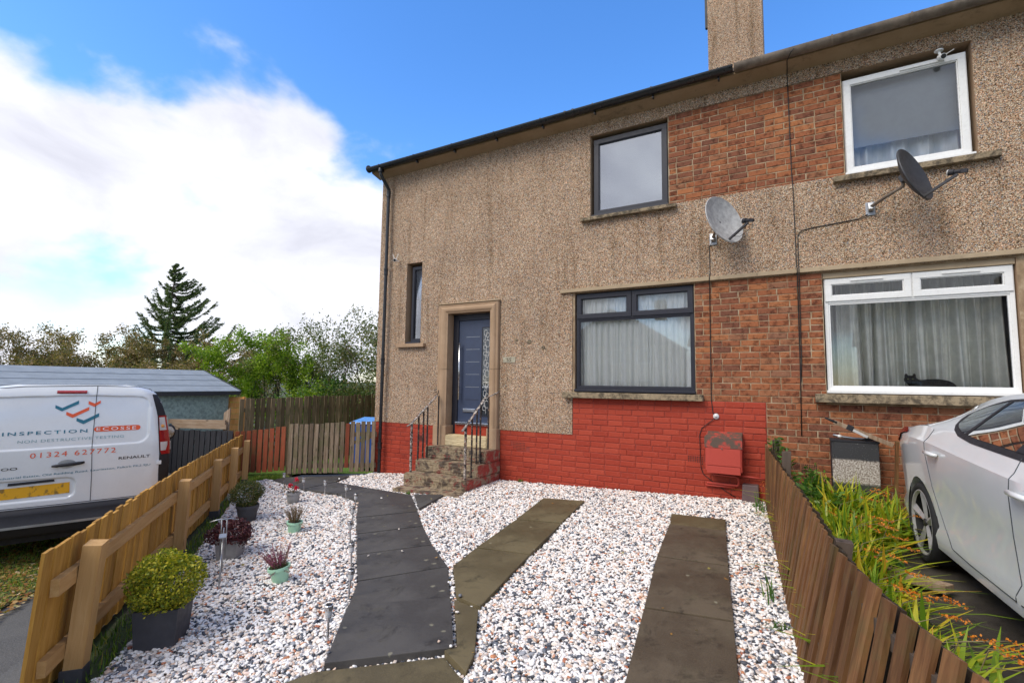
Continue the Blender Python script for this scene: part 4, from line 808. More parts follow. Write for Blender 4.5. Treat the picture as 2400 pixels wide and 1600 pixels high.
# ------------------------------------------------------------------ cameras, cables, boxes
def cctv(label, p, look, ceil=False, ant=((-.05, .13), (.05, .12))):
    p = Vector(p); d = Vector(look).normalized(); t = thing('security_camera', label, 'camera', p)
    MB().tube([p - d * .03, p + d * .045], .034, 16).build('body', M['white_plastic'], t, auto=40); MB().tube([p + d * .044, p + d * .049], .028, 16).build('lens', M['rubber'], t)
    if ceil: MB().tube([p + Vector((0, .0, .0)), p + Vector((-.01, .03, .07)), p + Vector((-.012, .035, .10))], .014, 8).build('bracket', M['white_plastic'], t); MB().lathe([(.045, 0), (.045, .012), (.02, .022)], 16, p + Vector((-.012, .035, .098))).build('base', M['white_plastic'], t)
    else: MB().tube([p, p + Vector((0, .10, 0))], .014, 8).build('bracket', M['white_plastic'], t)
    for a, h in ant: MB().tube([p + Vector((a * .5, .0, .02)), p + Vector((a * 1.5, 0, h))], .005, 6).build('antenna', M['white_plastic'], t)
cctv('small white security camera with two aerials beside the downpipe', (-6.98, -.12, 4.16), (.35, -.8, -.25)); cctv('white security camera under the head of the white upstairs window', (1.70, -.03, 5.70), (.25, -.85, -.35), True, ((.08, .06),))
def cable(name, label, pts, r=.006, cat='cable'): return tag(MB().tube(pts, r, 6).build(name, M['cable'], None, smooth=True), label, cat)
cable('cable', 'black cable running down the brickwork from the pale satellite dish', [(-.93, -.02, 3.78), (-.985, -.008, 3.7), (-.985, -.008, 3.30), (-.99, -.052, 3.255), (-.99, -.052, 3.19), (-.995, .002, 3.15), (-1.0, .002, 2.2), (-1.005, .002, 1.50), (-.985, .0, 1.30), (-.95, -.006, 1.25)])
cable('cable', 'thin cable looping round the red meter box to the gravel', [(-.95, -.012, 1.24), (-1.03, -.006, 1.17), (-1.14, -.004, 1.08), (-1.17, -.004, .98), (-1.165, -.004, .70), (-1.16, -.004, .52), (-1.13, -.004, .44), (-1.0, -.004, .34), (-.85, -.004, .24), (-.72, -.004, .17)], .005)
cable('cable', 'long black cable from the gutter down the brickwork between the houses', [(.175, -.37, 6.15), (.12, -.395, 6.07), (.075, -.235, 6.065), (.072, -.008, 5.99), (.075, -.006, 5.5), (.082, .002, 4.6), (.088, .002, 4.44), (.092, -.006, 4.36), (.10, -.006, 3.3), (.105, -.052, 3.25), (.105, -.052, 3.19), (.105, .002, 3.1), (.10, .002, 1.9), (.088, .002, 1.05)], .006)
cable('cable', 'cable from the black satellite dish bracket along and down the wall', [(.90, -.02, 3.87), (.80, -.008, 3.83), (.3, -.008, 3.79), (.17, -.008, 3.77), (.128, -.008, 3.71), (.122, -.008, 3.3), (.125, -.054, 3.25), (.125, -.054, 3.19), (.125, .001, 3.1), (.118, .001, 2.0), (.105, .001, 1.75)], .006)
o = MB().lathe([(.042, 0), (.04, .012), (.03, .02), (.012, .024), (.01, .035), (0, .036)], 18, m=Matrix.Rotation(math.pi / 2, 4, 'X'), c=(-.945, .004, 1.255)).build('hook_plate', M['clear_plastic'], None, smooth=True); tag(o, 'clear round plastic hook stuck to the red brickwork', 'hook')
mbx = thing('gas_meter_box', 'rusty red painted gas meter box on the red brick wall', 'meter box', (-.84, -.02, .5))
mb_ = MB(); mb_.add([(-1.07, -.20, .53), (-.61, -.20, .53), (-.61, .004, .53), (-1.07, .004, .53), (-1.07, -.20, .985), (-.61, -.20, .985), (-.61, .004, 1.05), (-1.07, .004, 1.05)], [(0, 3, 2, 1), (4, 5, 6, 7), (0, 1, 5, 4), (1, 2, 6, 5), (2, 3, 7, 6), (3, 0, 4, 7)]); mb_.build('body', M['meter_red'], mbx, bevel=.012)
boxobj('lid', M['meter_red'], mbx, -1.078, -.602, -.212, -.196, .84, .99, bevel=.005); boxobj('door', M['meter_red'], mbx, -1.055, -.625, -.213, -.198, .605, .835, bevel=.006); boxobj('lower_flap', M['meter_red'], mbx, -1.05, -.63, -.216, -.198, .50, .598, bevel=.006)
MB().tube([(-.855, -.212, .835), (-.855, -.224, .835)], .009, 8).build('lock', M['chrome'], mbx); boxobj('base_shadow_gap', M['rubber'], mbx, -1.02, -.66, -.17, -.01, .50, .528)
MB().tube([(-.98, -.10, .5), (-.98, -.10, .47), (-.70, -.10, .46), (-.67, -.08, .44), (-.67, -.05, .36), (-.69, -.04, .33), (-1.08, -.04, .335)], .015, 8).build('gas_pipe', M['meter_red'], mbx, smooth=True); MB().tube([(-.66, -.06, .475), (-.34, -.03, .45)], .013, 8).build('outlet_pipe', M['meter_red'], mbx, smooth=True); MB().tube([(-1.10, -.03, .30), (-.72, -.03, .30)], .012, 8).build('low_pipe', M['meter_red'], mbx, smooth=True)
bx = thing('service_box', 'small brown plastic service box at the foot of the red wall', 'box', (-.53, -.05, .15)); MB().add([(-.635, -.12, .12), (-.42, -.12, .12), (-.42, .0, .12), (-.635, .0, .12), (-.625, -.085, .365), (-.43, -.085, .365), (-.43, .0, .375), (-.625, .0, .375)], [(0, 3, 2, 1), (4, 5, 6, 7), (0, 1, 5, 4), (1, 2, 6, 5), (2, 3, 7, 6), (3, 0, 4, 7)]).build('cover', M['brown_box'], bx, bevel=.012); boxobj('base', M['grey_dark_plastic'], bx, -.645, -.41, -.13, 0, .09, .119)
nb = thing('gas_meter_box', 'weathered black and white meter box with tools lying on top', 'meter box', (.64, -.05, .4)); boxobj('body', M['meter_old'], nb, .40, .87, -.24, .004, .42, 1.03, bevel=.008); boxobj('lid', M['grey_dark_plastic'], nb, .39, .88, -.25, .003, 1.025, 1.05, bevel=.004); boxobj('door', M['meter_old'], nb, .425, .865, -.249, -.239, .46, 1.02, bevel=.004); boxobj('side_panel', M['grey_dark_plastic'], nb, .394, .401, -.235, 0, .43, 1.02)
tl = thing('lopper', 'long wooden pole tool with black grip leaning on the old meter box', 'tool', (.66, -.28, 1.1)); MB().bar((.43, -.28, 1.265), (1.0, -.28, 1.02), .028, .05).build('shaft', M['timber_plank'], tl, bevel=.006); MB().tube([(.34, -.28, 1.31), (.46, -.28, 1.255)], [.012, .019], 10).build('grip', M['rubber'], tl, smooth=True); MB().bar((.56, -.28, 1.215), (.62, -.28, 1.185), .05, .065).build('collar', M['grey_dark_plastic'], tl, bevel=.006); MB().bar((.62, -.295, 1.175), (.76, -.295, 1.10), .02, .03).build('sleeve', M['pot_pale'], tl, bevel=.003)
tl2 = thing('hand_tool', 'short grey tubular tool lying on the old meter box lid', 'tool', (.55, -.2, 1.06)); MB().tube([(.42, -.2, 1.10), (.5, -.2, 1.085), (.62, -.2, 1.072), (.75, -.2, 1.066)], .014, 8).build('handle', M['steel_grey'], tl2, smooth=True); MB().bar((.74, -.2, 1.066), (.83, -.2, 1.075), .05, .03).build('head', M['rubber'], tl2, bevel=.004); MB().tube([(.47, -.2, 1.091), (.505, -.2, 1.084)], .017, 8).build('band', M['white_plastic'], tl2, smooth=True)
o = MB().bar((1.0, -.22, .25), (1.035, -.30, 1.07), .075, .03).build('timber_offcut', M['timber_brown'], None, bevel=.003); tag(o, 'brown timber offcut leaning upright beside the rear of the white car', 'timber')
# ------------------------------------------------------------------ cat
mbd = bpy.data.metaballs.new('cat'); mbd.resolution = .010; mbd.render_resolution = .010; mbd.threshold = .35
def me_(c, r, s=(1, 1, 1)):
    e = mbd.elements.new(type='ELLIPSOID'); e.co = c; e.radius = r; e.size_x, e.size_y, e.size_z = s[0], s[1], s[2]
for c, s in (((.30, 0, .085), (.22, .12, .135)), ((.38, .0, .07), (.16, .11, .115)), ((.20, 0, .08), (.17, .10, .12)), ((.12, 0, .09), (.11, .09, .11)), ((.08, -.01, .13), (.08, .07, .09)), ((.05, -.02, .165), (.092, .08, .078)), ((.035, -.06, .15), (.042, .045, .036)),
             ((.012, -.02, .215), (.024, .02, .042)), ((.092, -.02, .215), (.024, .02, .042)), ((.03, -.06, .03), (.05, .03, .03)), ((.09, -.06, .03), (.05, .03, .03)), ((.44, -.05, .03), (.06, .03, .028))): me_(c, 1.0, s)
mo = bpy.data.objects.new('cat_meta', mbd); C.objects.link(mo); dg = bpy.context.evaluated_depsgraph_get(); cme = bpy.data.meshes.new_from_object(mo.evaluated_get(dg)); bpy.data.objects.remove(mo); bpy.data.metaballs.remove(mbd)
cme.materials.clear(); cat = mesh_obj('cat', cme, M['cat_fur'], None, True); cat.location = (1.22, .24, 1.625); tag(cat, 'black cat lying on the sill behind the wide white window', 'cat')
for ex in (.02, .066): MB().lathe([(.0, 0), (.007, .001), (.008, .003), (0, .005)], 10, m=Matrix.Rotation(math.pi / 2, 4, 'X') @ Matrix.Diagonal((1, .45, 1, 1)), c=(ex, -.080, .172)).build('eye', M['cat_eye'], cat, smooth=True, world=False)
# ------------------------------------------------------------------ fences
def board_mesh(w_, t, h, seed, cham=0.0, skew=0.0, dog=0.0):
    """upright board, base centre at origin, slightly bowed and sawn uneven; width along x, thickness along y"""
    r = random.Random(seed); q = lambda a: r.uniform(-a, a); P = []; n = 5; bow = q(.006)
    for k in range(n):
        tz = k / (n - 1); dx = bow * math.sin(math.pi * tz); z = h * tz
        P.append([(-w_ / 2 + dx + q(.0015), -t / 2, z + (skew * -1 if k == n - 1 else 0)), (w_ / 2 + dx + q(.0015), -t / 2, z + (skew if k == n - 1 else 0)), (w_ / 2 + dx, t / 2, z + (skew if k == n - 1 else 0) - (cham if k == n - 1 else 0)), (-w_ / 2 + dx, t / 2, z - (skew if k == n - 1 else 0) - (cham if k == n - 1 else 0))])
    m = MB().grid(P, wrap=True); m.f += [(3, 2, 1, 0), tuple((n - 1) * 4 + i for i in range(4))]
    return m
_bd = {}
def board(name, parent, base, rz, w_, t, h, mat, seed=0, lean=None, skew=0.0, cham=0.0, share=4):
    key = (name, round(w_, 3), round(t, 3), round(h, 2), seed % share, mat, round(skew, 3), cham)
    if key not in _bd:
        me = board_mesh(w_, t, h, hash(key[1:5]) % 9999, cham, skew).mesh(name); me.materials.append(M[mat]); _bd[key] = me
    o = bpy.data.objects.new(name, _bd[key]); C.objects.link(o); o.parent = parent
    m = Matrix.Translation(base) @ (lean if lean is not None else Matrix()) @ Matrix.Rotation(rz, 4, 'Z')
    loc, rot, _s = m.decompose(); o.rotation_euler = rot.to_euler(); o.location = loc
    if parent is not None: o.matrix_parent_inverse = Matrix.Translation(parent.location).inverted()
    return o
def shear_lean(dx, dy): # lean towards (dx,dy) per metre of height, as a rotation
    v = Vector((dx, dy, 1)).normalized(); return Vector((0, 0, 1)).rotation_difference(v).to_matrix().to_4x4()
RZ_L = math.atan2(FD.y, FD.x)
lf = thing('timber_fence', 'new golden timber picket fence with square posts along the gravel garden', 'fence', (*(FA.lerp(FB, .5)), -.1))
RT = Vector((.869, .494))
def lf_pt(t, off, z): p = FA + FD * t + FN * off; return Vector((p.x, p.y, z))
LEN = (FB - FA).length
def lean_l(t): k = .07 * (1 - sst(.2, 3.2, t)) + .012; return shear_lean(RT.x * k, RT.y * k)
def topz(t): return lerp(.88, .94, t / LEN)
t = -.30; i = 0
while t < LEN + .1:
    p = lf_pt(t, -.058 + (.007 if i % 2 else 0), 0); z0 = gz(p.x, p.y) + .0 + rnd.uniform(-.01, .01); p.z = z0
    board('board', lf, p, RZ_L, .098, .018, topz(t) - .005 + rnd.uniform(-.003, .003), 'timber_new', i, lean_l(t), .0); t += .1035 + rnd.uniform(-.001, .003); i += 1
TP = [0.02, 2.36, 4.20, 5.62, 7.02]
for k, tp in enumerate(TP):
    p = lf_pt(tp, .055, 0); p.z = gz(p.x, p.y) - .02
    board('post', lf, p, RZ_L + rnd.uniform(-.04, .04), .098, .098, .82 + rnd.uniform(-.015, .015), 'timber_post', k, lean_l(tp), .004)
    sl = MB().box(-.058, .058, -.058, .058, -.06, .085 + rnd.uniform(0, .03)).build('post_sleeve', M['pot_slate'] if k != 3 else M['pot_pale'], lf, bevel=.004); sl.location = p; sl.rotation_euler = (0, 0, RZ_L); sl.matrix_parent_inverse = Matrix.Translation(lf.location).inverted()
ends = [-.28] + TP[1:4] + [LEN]
for a, b in zip([-.28, 2.36, 4.20, 5.62], [2.36, 4.20, 5.62, LEN]):
    for zr, hh in ((.64, .095), (.20, .09)):
        A_ = lf_pt(a + .03, -.018, 0); B_ = lf_pt(b - .03, -.018, 0); 
        for P_, tt in ((A_, a), (B_, b)): k = (.07 * (1 - sst(.2, 3.2, tt)) + .012) * zr; P_.x += RT.x * k; P_.y += RT.y * k; P_.z = gz(P_.x, P_.y) + zr
        if True: m_ = MB().bar((0, 0, 0), ((B_ - A_).length, 0, 0), .042, hh)
        # grain runs along z in the timber materials: build the rail upright and turn it
        me = MB().box(-.021, .021, -hh / 2, hh / 2, 0, (B_ - A_).length).mesh('rail'); me.materials.append(M['timber_post']); o = bpy.data.objects.new('rail', me); C.objects.link(o); o.parent = lf; o.matrix_parent_inverse = Matrix.Translation(lf.location).inverted()
        d_ = (B_ - A_).normalized(); xx = Vector((0, 0, 1)).cross(d_).normalized(); yy = d_.cross(xx); R_ = Matrix((xx, yy, d_)).transposed(); o.rotation_euler = R_.to_euler(); o.location = A_
# right-hand fence: old brown palings leaning to the neighbour
rfn = thing('paling_fence', 'old brown leaning paling fence between the gravel and the neighbour', 'fence', (-.1, -3, 0))
def rbase(y):
    x = lerp(-.36, 0.0, (0.05 - y) / 4.23); ex = 0.0
    if y < -4.0: ex = .22 * ((-4.0 - y) / 1.4) ** 1.6
    return Vector((x + ex, y))
def rlean(y): return lerp(.02, .21, sst(-.3, -4.2, y))
y = -.16; i = 0
prev = None
while y > -6.35:
    b = rbase(y); b2 = rbase(y - .05); rz = math.atan2(b2.y - b.y, b2.x - b.x); ln = rlean(y); z0 = gz(b.x, b.y) - .02
    board('paling', rfn, (b.x + (.050 if i % 2 else 0) + .004, b.y, z0 + rnd.uniform(-.006, .006) - (.05 if i % 2 else 0)), rz, (.10 if i % 2 else .080 + (i % 3) * .003), .022, .815 + rnd.uniform(-.004, .004), 'timber_shade' if i % 2 else 'timber_brown', i // 2, shear_lean(ln + rnd.uniform(-.006, .006), 0), .004, .004); y -= .0655 + rnd.uniform(0, .003); i += 1  # back palings: shade of the gaps is put into their darker colour
for yy, xo, hh in ((-1.35, .085, .92), (-3.95, .20, .80), (-.2, .07, .9)):
    b = rbase(yy); ln = rlean(yy) * .8; board('post', rfn, (b.x + .125, b.y, gz(b.x, b.y) - .05), .05, .085, .085, hh, 'timber_dark_top', 1, shear_lean(ln, 0), .005)
for zr in (.22, .62):
    P_ = []
    for k in range(13): yy = lerp(-.15, -6.3, k / 12); b = rbase(yy); P_.append(Vector((b.x + .028 + rlean(yy) * zr, yy, gz(b.x, yy) + zr)))
    rl = MB()
    for a, b in zip(P_, P_[1:]): rl.bar(a, b, .024, .07)
    rl.build('rail', M['timber_dark_top'], rfn)
# gate and red pickets beside it (face the path)
GA, GB = Vector((-9.06, -.86)), Vector((-7.36, -.10)); GD = (GB - GA).normalized(); RZ_G = math.atan2(GD.y, GD.x)
gt_ = thing('garden_gate', 'weathered grey timber gate with one red board between the fence and house', 'gate', (*GA.lerp(GB, .5), -.2)); L_ = (GB - GA).length; nB = 17
for k in range(nB):
    p = GA + GD * ((k + .5) * L_ / nB); red = (k == 11); zb_ = gz(p.x, p.y) + (.04 if not red else .13)
    board('board', gt_, (p.x, p.y, zb_ + rnd.uniform(-.012, .012)), RZ_G, .080 + rnd.uniform(-.008, .006), .02, (1.0 if not red else .87) + rnd.uniform(-.015, .015), 'timber_red' if red else 'timber_grey', k, None, .0, 0, 6)
for zz in (.20, .82):
    a = GA + Vector((-GD.y, GD.x)) * .03; b = GB + Vector((-GD.y, GD.x)) * .03; MB().bar((a.x, a.y, gz(a.x, a.y) + zz), (b.x, b.y, gz(b.x, b.y) + zz - .04), .035, .09).build('rail', M['timber_grey'], gt_)
a = GA + Vector((-GD.y, GD.x)) * .03; b = GB + Vector((-GD.y, GD.x)) * .03; MB().bar((a.x, a.y, gz(a.x, a.y) + .22), (b.x, b.y, gz(b.x, b.y) + .76), .03, .07).build('brace', M['timber_grey'], gt_)
RA, RB = Vector((-10.25, -1.40)), Vector((-9.10, -.88)); RD = (RB - RA).normalized(); RZ_R = math.atan2(RD.y, RD.x)
rp = thing('picket_fence', 'short run of red stained pickets between gate and new timber fence', 'fence', (*RA.lerp(RB, .5), -.2)); L_ = (RB - RA).length; nB = 10
for k in range(nB):
    p = RA + RD * ((k + .5) * L_ / nB); board('picket', rp, (p.x, p.y, gz(p.x, p.y) + .075 + k * .006 + rnd.uniform(-.01, .01)), RZ_R, .092, .019, .86 + rnd.uniform(-.008, .008) + .01 * k * .3, 'timber_red', k, None, .003, 0, 5)
for zz in (.25, .75):
    a = RA + Vector((-RD.y, RD.x)) * .03; b = RB + Vector((-RD.y, RD.x)) * .03; MB().bar((a.x, a.y, gz(a.x, a.y) + zz), (b.x, b.y, gz(b.x, b.y) + zz), .035, .075).build('rail', M['timber_back'], rp)
gp = board('gate_post', None, (-9.08, -.80, gz(-9.08, -.85) - .15), RZ_G, .09, .09, 1.0, 'timber_back', 1); tag(gp, 'dark weathered gate post between the red pickets and the grey gate', 'post')
# tall back-garden fence
bf = thing('tall_fence', 'tall weathered mossy board fence along the back garden', 'fence', (-10.4, 1.5, -.3)); yy = -1.05; k = 0
while yy < 5.2:
    board('board', bf, (-10.42 + (.018 if k % 2 else 0), yy, -.40), math.pi / 2, .098, .02, 1.68 + rnd.uniform(-.02, .02) + .02 * math.floor((yy + 1.05) / 1.8), 'timber_back', k, None, .0, 0, 6); yy += .116 + rnd.uniform(0, .014); k += 1
for zz in (.15, 1.02): MB().bar((-10.46, -1.05, zz), (-10.46, 5.2, zz + .02), .04, .09).build('rail', M['timber_back'], bf)
# black fence and stacked planks in front of the shed
dfn = thing('black_fence', 'low black stained board fence in front of the green shed', 'fence', (-10.6, -1.75, -.3)); DA, DB = Vector((-12.2, -2.15)), Vector((-9.70, -1.62)); DD = (DB - DA).normalized(); k = 0; t = 0
while t < (DB - DA).length:
    p = DA + DD * t; board('board', dfn, (p.x, p.y, -.42), math.atan2(DD.y, DD.x), .12, .02, 1.02 + rnd.uniform(-.01, .01) + .06 * t / 2.5, 'timber_black', k, None, 0, 0, 4); t += .145; k += 1
MB().bar((DA.x, DA.y + .03, .35), (DB.x, DB.y + .03, .42), .03, .08).build('rail', M['timber_plank'], dfn)
for k, (z, a, b) in enumerate((( .70, -11.4, -9.93), (.79, -11.5, -9.96), (.61, -12.1, -11.2))):
    me = MB().box(-.02, .02, -.045, .045, 0, b - a).mesh('plank'); me.materials.append(M['timber_plank']); o = bpy.data.objects.new('plank', me); C.objects.link(o); yq = lambda x: lerp(DA.y, DB.y, (x - DA.x) / (DB.x - DA.x)) + .05
    A_ = Vector((a, yq(a), z)); B_ = Vector((b, yq(b), z + .03)); d_ = (B_ - A_).normalized(); xx = Vector((0, 0, 1)).cross(d_).normalized(); o.rotation_euler = Matrix((xx, d_.cross(xx), d_)).transposed().to_euler(); o.location = A_
    tag(o, ('pale weathered plank resting on the black fence, lower of the pair', 'brown weathered plank on top of the pair above the black fence', 'short golden plank behind the van mirror on the black fence')[k], 'plank')
o = board('leaning_board', None, (-10.02, -1.62, -.3), .4, .13, .025, 1.36, 'timber_plank', 2, shear_lean(-.02, .03), .05); tag(o, 'broken board standing upright at the corner of the green shed', 'board')
# green shed with felt roof
sh_ = thing('shed', 'green rendered shed with a grey felt roof behind the van', 'shed', (-12.8, -4, -.5)); ex, rx, bx_ = -11.75, -13.45, -15.15; ys0, ys1 = -9.5, -.28; ze_, zr_ = 1.40, 1.90
MB().box(ex - .18 - 3.0, ex - .18, ys0 + .15, ys1 - .18, -.6, ze_ - .05).build('wall', M['shed_green'], sh_)
MB().add([(ex - .18, ys1 - .18, ze_ - .05), (bx_ + .18, ys1 - .18, ze_ - .05), (rx, ys1 - .18, zr_ - .06)], [(0, 1, 2), (2, 1, 0)]).build('gable', M['shed_green'], sh_)
rfp = []
for k in range(4):
    a, b = k / 4, (k + 1) / 4; xa, za, xb, zb_ = lerp(ex, rx, a), lerp(ze_, zr_, a) + .012 * 0, lerp(ex, rx, b + .03), lerp(ze_, zr_, b + .03) - .012
    if k == 3: xb, zb_ = rx, zr_
    MB().add([(xa, ys0, za), (xa, ys1, za), (xb, ys1, zb_), (xb, ys0, zb_), (xa, ys0, za + .012), (xa, ys1, za + .012), (xb, ys1, zb_ + .012), (xb, ys0, zb_ + .012)], [(0, 1, 2, 3), (7, 6, 5, 4), (0, 4, 5, 1), (1, 5, 6, 2), (3, 7, 4, 0)]).build('felt_strip', M['felt_grey'], sh_)
MB().add([(bx_, ys0, ze_), (bx_, ys1, ze_), (rx, ys1, zr_), (rx, ys0, zr_)], [(0, 1, 2, 3)]).build('roof_back', M['felt_grey'], sh_)
boxobj('fascia', M['fascia_dark'], sh_, ex - .03, ex - .005, ys0, ys1 - .004, ze_ - .085, ze_ - .004); boxobj('soffit', M['fascia_dark'], sh_, ex - .18, ex - .03, ys0, ys1 - .01, ze_ - .085, ze_ - .075)
MB().bar((ex, ys1 + .008, ze_ - .02), (rx, ys1 + .008, zr_ - .02), .016, .09).build('verge_board', M['fascia_dark'], sh_)
os_ = thing('timber_shed', 'sliver of a bright orange clad timber shed beyond the green one', 'shed', (-12, .2, -.3))
for k in range(12): MB().add([(-12.4, -.64, -.35 + k * .135), (-11.66, -.25, -.35 + k * .135), (-11.66, -.25, -.225 + k * .135), (-12.4, -.64, -.225 + k * .135), (-12.41, -.61, -.225 + k * .135), (-11.67, -.22, -.225 + k * .135)], [(0, 1, 2, 3), (3, 2, 5, 4)]).build('cladding_board', M['timber_orange'], os_)
MB().bar((-11.65, -.235, -.35), (-11.65, -.235, 1.27), .05, .05).build('corner_post', M['timber_orange'], os_)
# blue wheelie bin behind the gate
wb = thing('wheelie_bin', 'blue wheelie bin standing behind the grey gate by the house corner', 'bin', (-8.30, .62, -.26)); zb0 = -.26
MB().add([(-8.50, .40, zb0 + .06), (-8.10, .52, zb0 + .06), (-8.22, .93, zb0 + .06), (-8.62, .81, zb0 + .06), (-8.56, .34, zb0 + 1.0), (-8.03, .50, zb0 + 1.0), (-8.19, 1.02, zb0 + 1.0), (-8.72, .86, zb0 + 1.0)], [(0, 3, 2, 1), (0, 1, 5, 4), (1, 2, 6, 5), (2, 3, 7, 6), (3, 0, 4, 7)]).build('body', M['bin_body'], wb, bevel=.02)
MB().add([(-8.60, .30, zb0 + 1.0), (-8.0, .48, zb0 + 1.0), (-8.17, 1.08, zb0 + 1.03), (-8.77, .90, zb0 + 1.03), (-8.57, .35, zb0 + 1.05), (-8.05, .50, zb0 + 1.05), (-8.18, 1.0, zb0 + 1.12), (-8.70, .85, zb0 + 1.12)], [(0, 3, 2, 1), (4, 5, 6, 7), (0, 1, 5, 4), (1, 2, 6, 5), (2, 3, 7, 6), (3, 0, 4, 7)]).build('lid', M['plastic_blue'], wb, bevel=.012)
for sx in (0, 1): c = Vector((-8.24 + sx * 0 - .4 * sx, .97 - .12 * sx, zb0 + .1)); MB().tube([c, c + Vector((.04, .012, 0))], .1, 16).build('wheel', M['rubber'], wb)
# ------------------------------------------------------------------ solar lights
SL = [((-8.12, -1.59), 'tilted steel solar stake light nearest the garden gate', (-.12, .05)), ((-7.28, -1.81), 'tilted steel solar light second along the path from the gate', (-.13, 0)), ((-6.67, -1.89), 'steel solar light third along the path from the gate', (0, 0)), ((-5.98, -2.07), 'steel solar light fourth along the path from the gate', (0, 0)), ((-5.35, -2.48), 'steel solar light at the bend of the dark path', (.05, .02)),
      ((-4.76, -3.05), 'steel solar light just past the bend of the dark path', (-.07, 0)), ((-4.25, -3.55), 'leaning steel solar light near the fourth dark slab joint', (-.10, .0)), ((-3.68, -4.06), 'steel solar light beside the dark path, third from the street', (-.03, 0)), ((-3.19, -4.54), 'steel solar light beside the dark path, second from the street', (.07, .03)), ((-2.81, -5.06), 'steel solar light nearest the street end of the dark path', (0, 0))]
def solar(loc, label, ln):
    x, y_ = loc; t = thing('solar_light', label, 'garden light', (x, y_, gz(x, y_) - .03), 0, 'solar stake lights along the path'); t.rotation_euler = shear_lean(*ln).to_euler()
    parts = (('stake', [(.007, 0), (.0085, .02), (.0085, .175), (.0085, .18)], 'chrome', 10), ('collar', [(.0085, .178), (.019, .182), (.0195, .19), (.016, .192)], 'chrome', 14), ('lens', [(.017, .19), (.0215, .20), (.0245, .236), (.0245, .24)], 'clear_plastic', 16), ('cap', [(.028, .236), (.030, .239), (.030, .266), (.026, .270), (0, .271)], 'chrome', 18), ('solar_panel', [(.021, .2715), (.021, .2725), (0, .2728)], 'rubber', 16))
    for nm, pr_, mt, nn in parts: MB().lathe(pr_, nn).build(nm, M[mt], t, auto=35, world=False)
    return t
for a, b, c in SL: solar(a, b, c)
# ------------------------------------------------------------------ pots
def round_pot(name, label, x, y_, r0, r1, h, mat, soilz=.9, rim=.008, tilt=None):
    t = thing(name, label, 'pot', (x, y_, gz(x, y_) - .004)); 
    if tilt: t.rotation_euler = tilt
    MB().lathe([(r0 * .96, 0), (r0, .005), (lerp(r0, r1, .8), h * .8), (lerp(r0, r1, .82), h * .82), (r1 + rim, h * .84), (r1 + rim, h), (r1 - .004, h), (lerp(r0, r1, .85) - .006, h * .84)], 36).build('pot', M[mat], t, auto=35, world=False)
    MB().lathe([(lerp(r0, r1, soilz) - .006, h * soilz), (r1 * .4, h * soilz + .008), (0, h * soilz + .01)], 24).build('soil', M['soil'], t, world=False); return t
def ball_points(c, rx_, ry_, rz_, n, seed, shell=.55, lumps=14):
    g_ = np.random.default_rng(seed); d = g_.normal(size=(n, 3)); d /= np.linalg.norm(d, axis=1)[:, None]; r = g_.uniform(shell, 1.0, n) ** .6
    lc = g_.normal(size=(lumps, 3)); lc /= np.linalg.norm(lc, axis=1)[:, None]; bump_ = np.max(d @ lc.T, axis=1); r = r * (.70 + .36 * np.clip((bump_ - .55) / .45, 0, 1)) * np.where(g_.random(n) < .015, 1.12, 1.0); return np.array(c) + d * r[:, None] * np.array([rx_, ry_, rz_])
# square planter with clipped box
pl = thing('planter', 'large slate grey square planter with a golden-green clipped bush', 'planter', (-3.89, -5.57, gz(-3.89, -5.57) - .004)); a0 = math.atan2(.02, -.28); pl.rotation_euler = (0, 0, math.radians(42))
def sqpot(t, w0, w1, h, mat):
    q0, q1 = w0 / 2, w1 / 2; o_ = [[(s * q, u * q, z) for s, u in ((-1, -1), (1, -1), (1, 1), (-1, 1))] for q, z in ((q0, 0), (q1, h), (q1 - .014, h), (q1 - .016, h - .05), (q1 - .02, h - .05))]
    m = MB().grid(o_, wrap=True); m.f.append((3, 2, 1, 0)); m.build('pot', M[mat], t, bevel=.003, world=False); MB().add([(s * (q1 - .017), u * (q1 - .017), h - .045) for s, u in ((-1, -1), (1, -1), (1, 1), (-1, 1))], [(0, 1, 2, 3)]).build('soil', M['soil'], t, world=False)
sqpot(pl, .245, .275, .255, 'pot_slate')
P = ball_points((0, 0, .41), .245, .245, .20, 7000, 21, .45, 26); leaves('foliage', P, .024, M['leaf_box'], pl, 22, .2, .55, world=False)
tw = MB()
for k in range(16): a = k * 2.4; tw.tube([(0, 0, .2), (.06 * math.cos(a), .06 * math.sin(a), .30), (.15 * math.cos(a), .15 * math.sin(a), .40 + .06 * (k % 3))], [.006, .004, .002], 5)
tw.build('stems', M['twig'], pl, world=False)
p2_ = round_pot('potted_bush', 'round dark grey pot with a clipped green ball bush by the fence', -6.41, -3.37, .105, .135, .22, 'pot_grey'); leaves('foliage', ball_points((0, 0, .36), .225, .225, .185, 7000, 31, .5), .019, M['leaf_box2'], p2_, 32, .2, .55, world=False)
p3_ = thing('potted_plant', 'square zinc grey pot with a dark purple leaved plant behind the bicycle ornament', 'pot', (-5.17, -4.33, gz(-5.17, -4.33) - .004), math.radians(35)); sqpot(p3_, .19, .225, .19, 'pot_zinc'); g_ = np.random.default_rng(5); P = ball_points((0, 0, .24), .25, .22, .15, 3400, 41, .35, 9); leaves('foliage', P, .026, M['leaf_purple'], p3_, 42, .2, .7, world=False)
p4_ = round_pot('potted_heather', 'mint green pot with purple-pink heather tilted on the gravel', -4.03, -4.55, .062, .088, .145, 'pot_mint', tilt=(.10, -.12, 0)); p5_ = round_pot('potted_heather', 'mint green pot with dried brown heather', -5.28, -3.49, .066, .084, .135, 'pot_mint', tilt=(0, .05, 0))
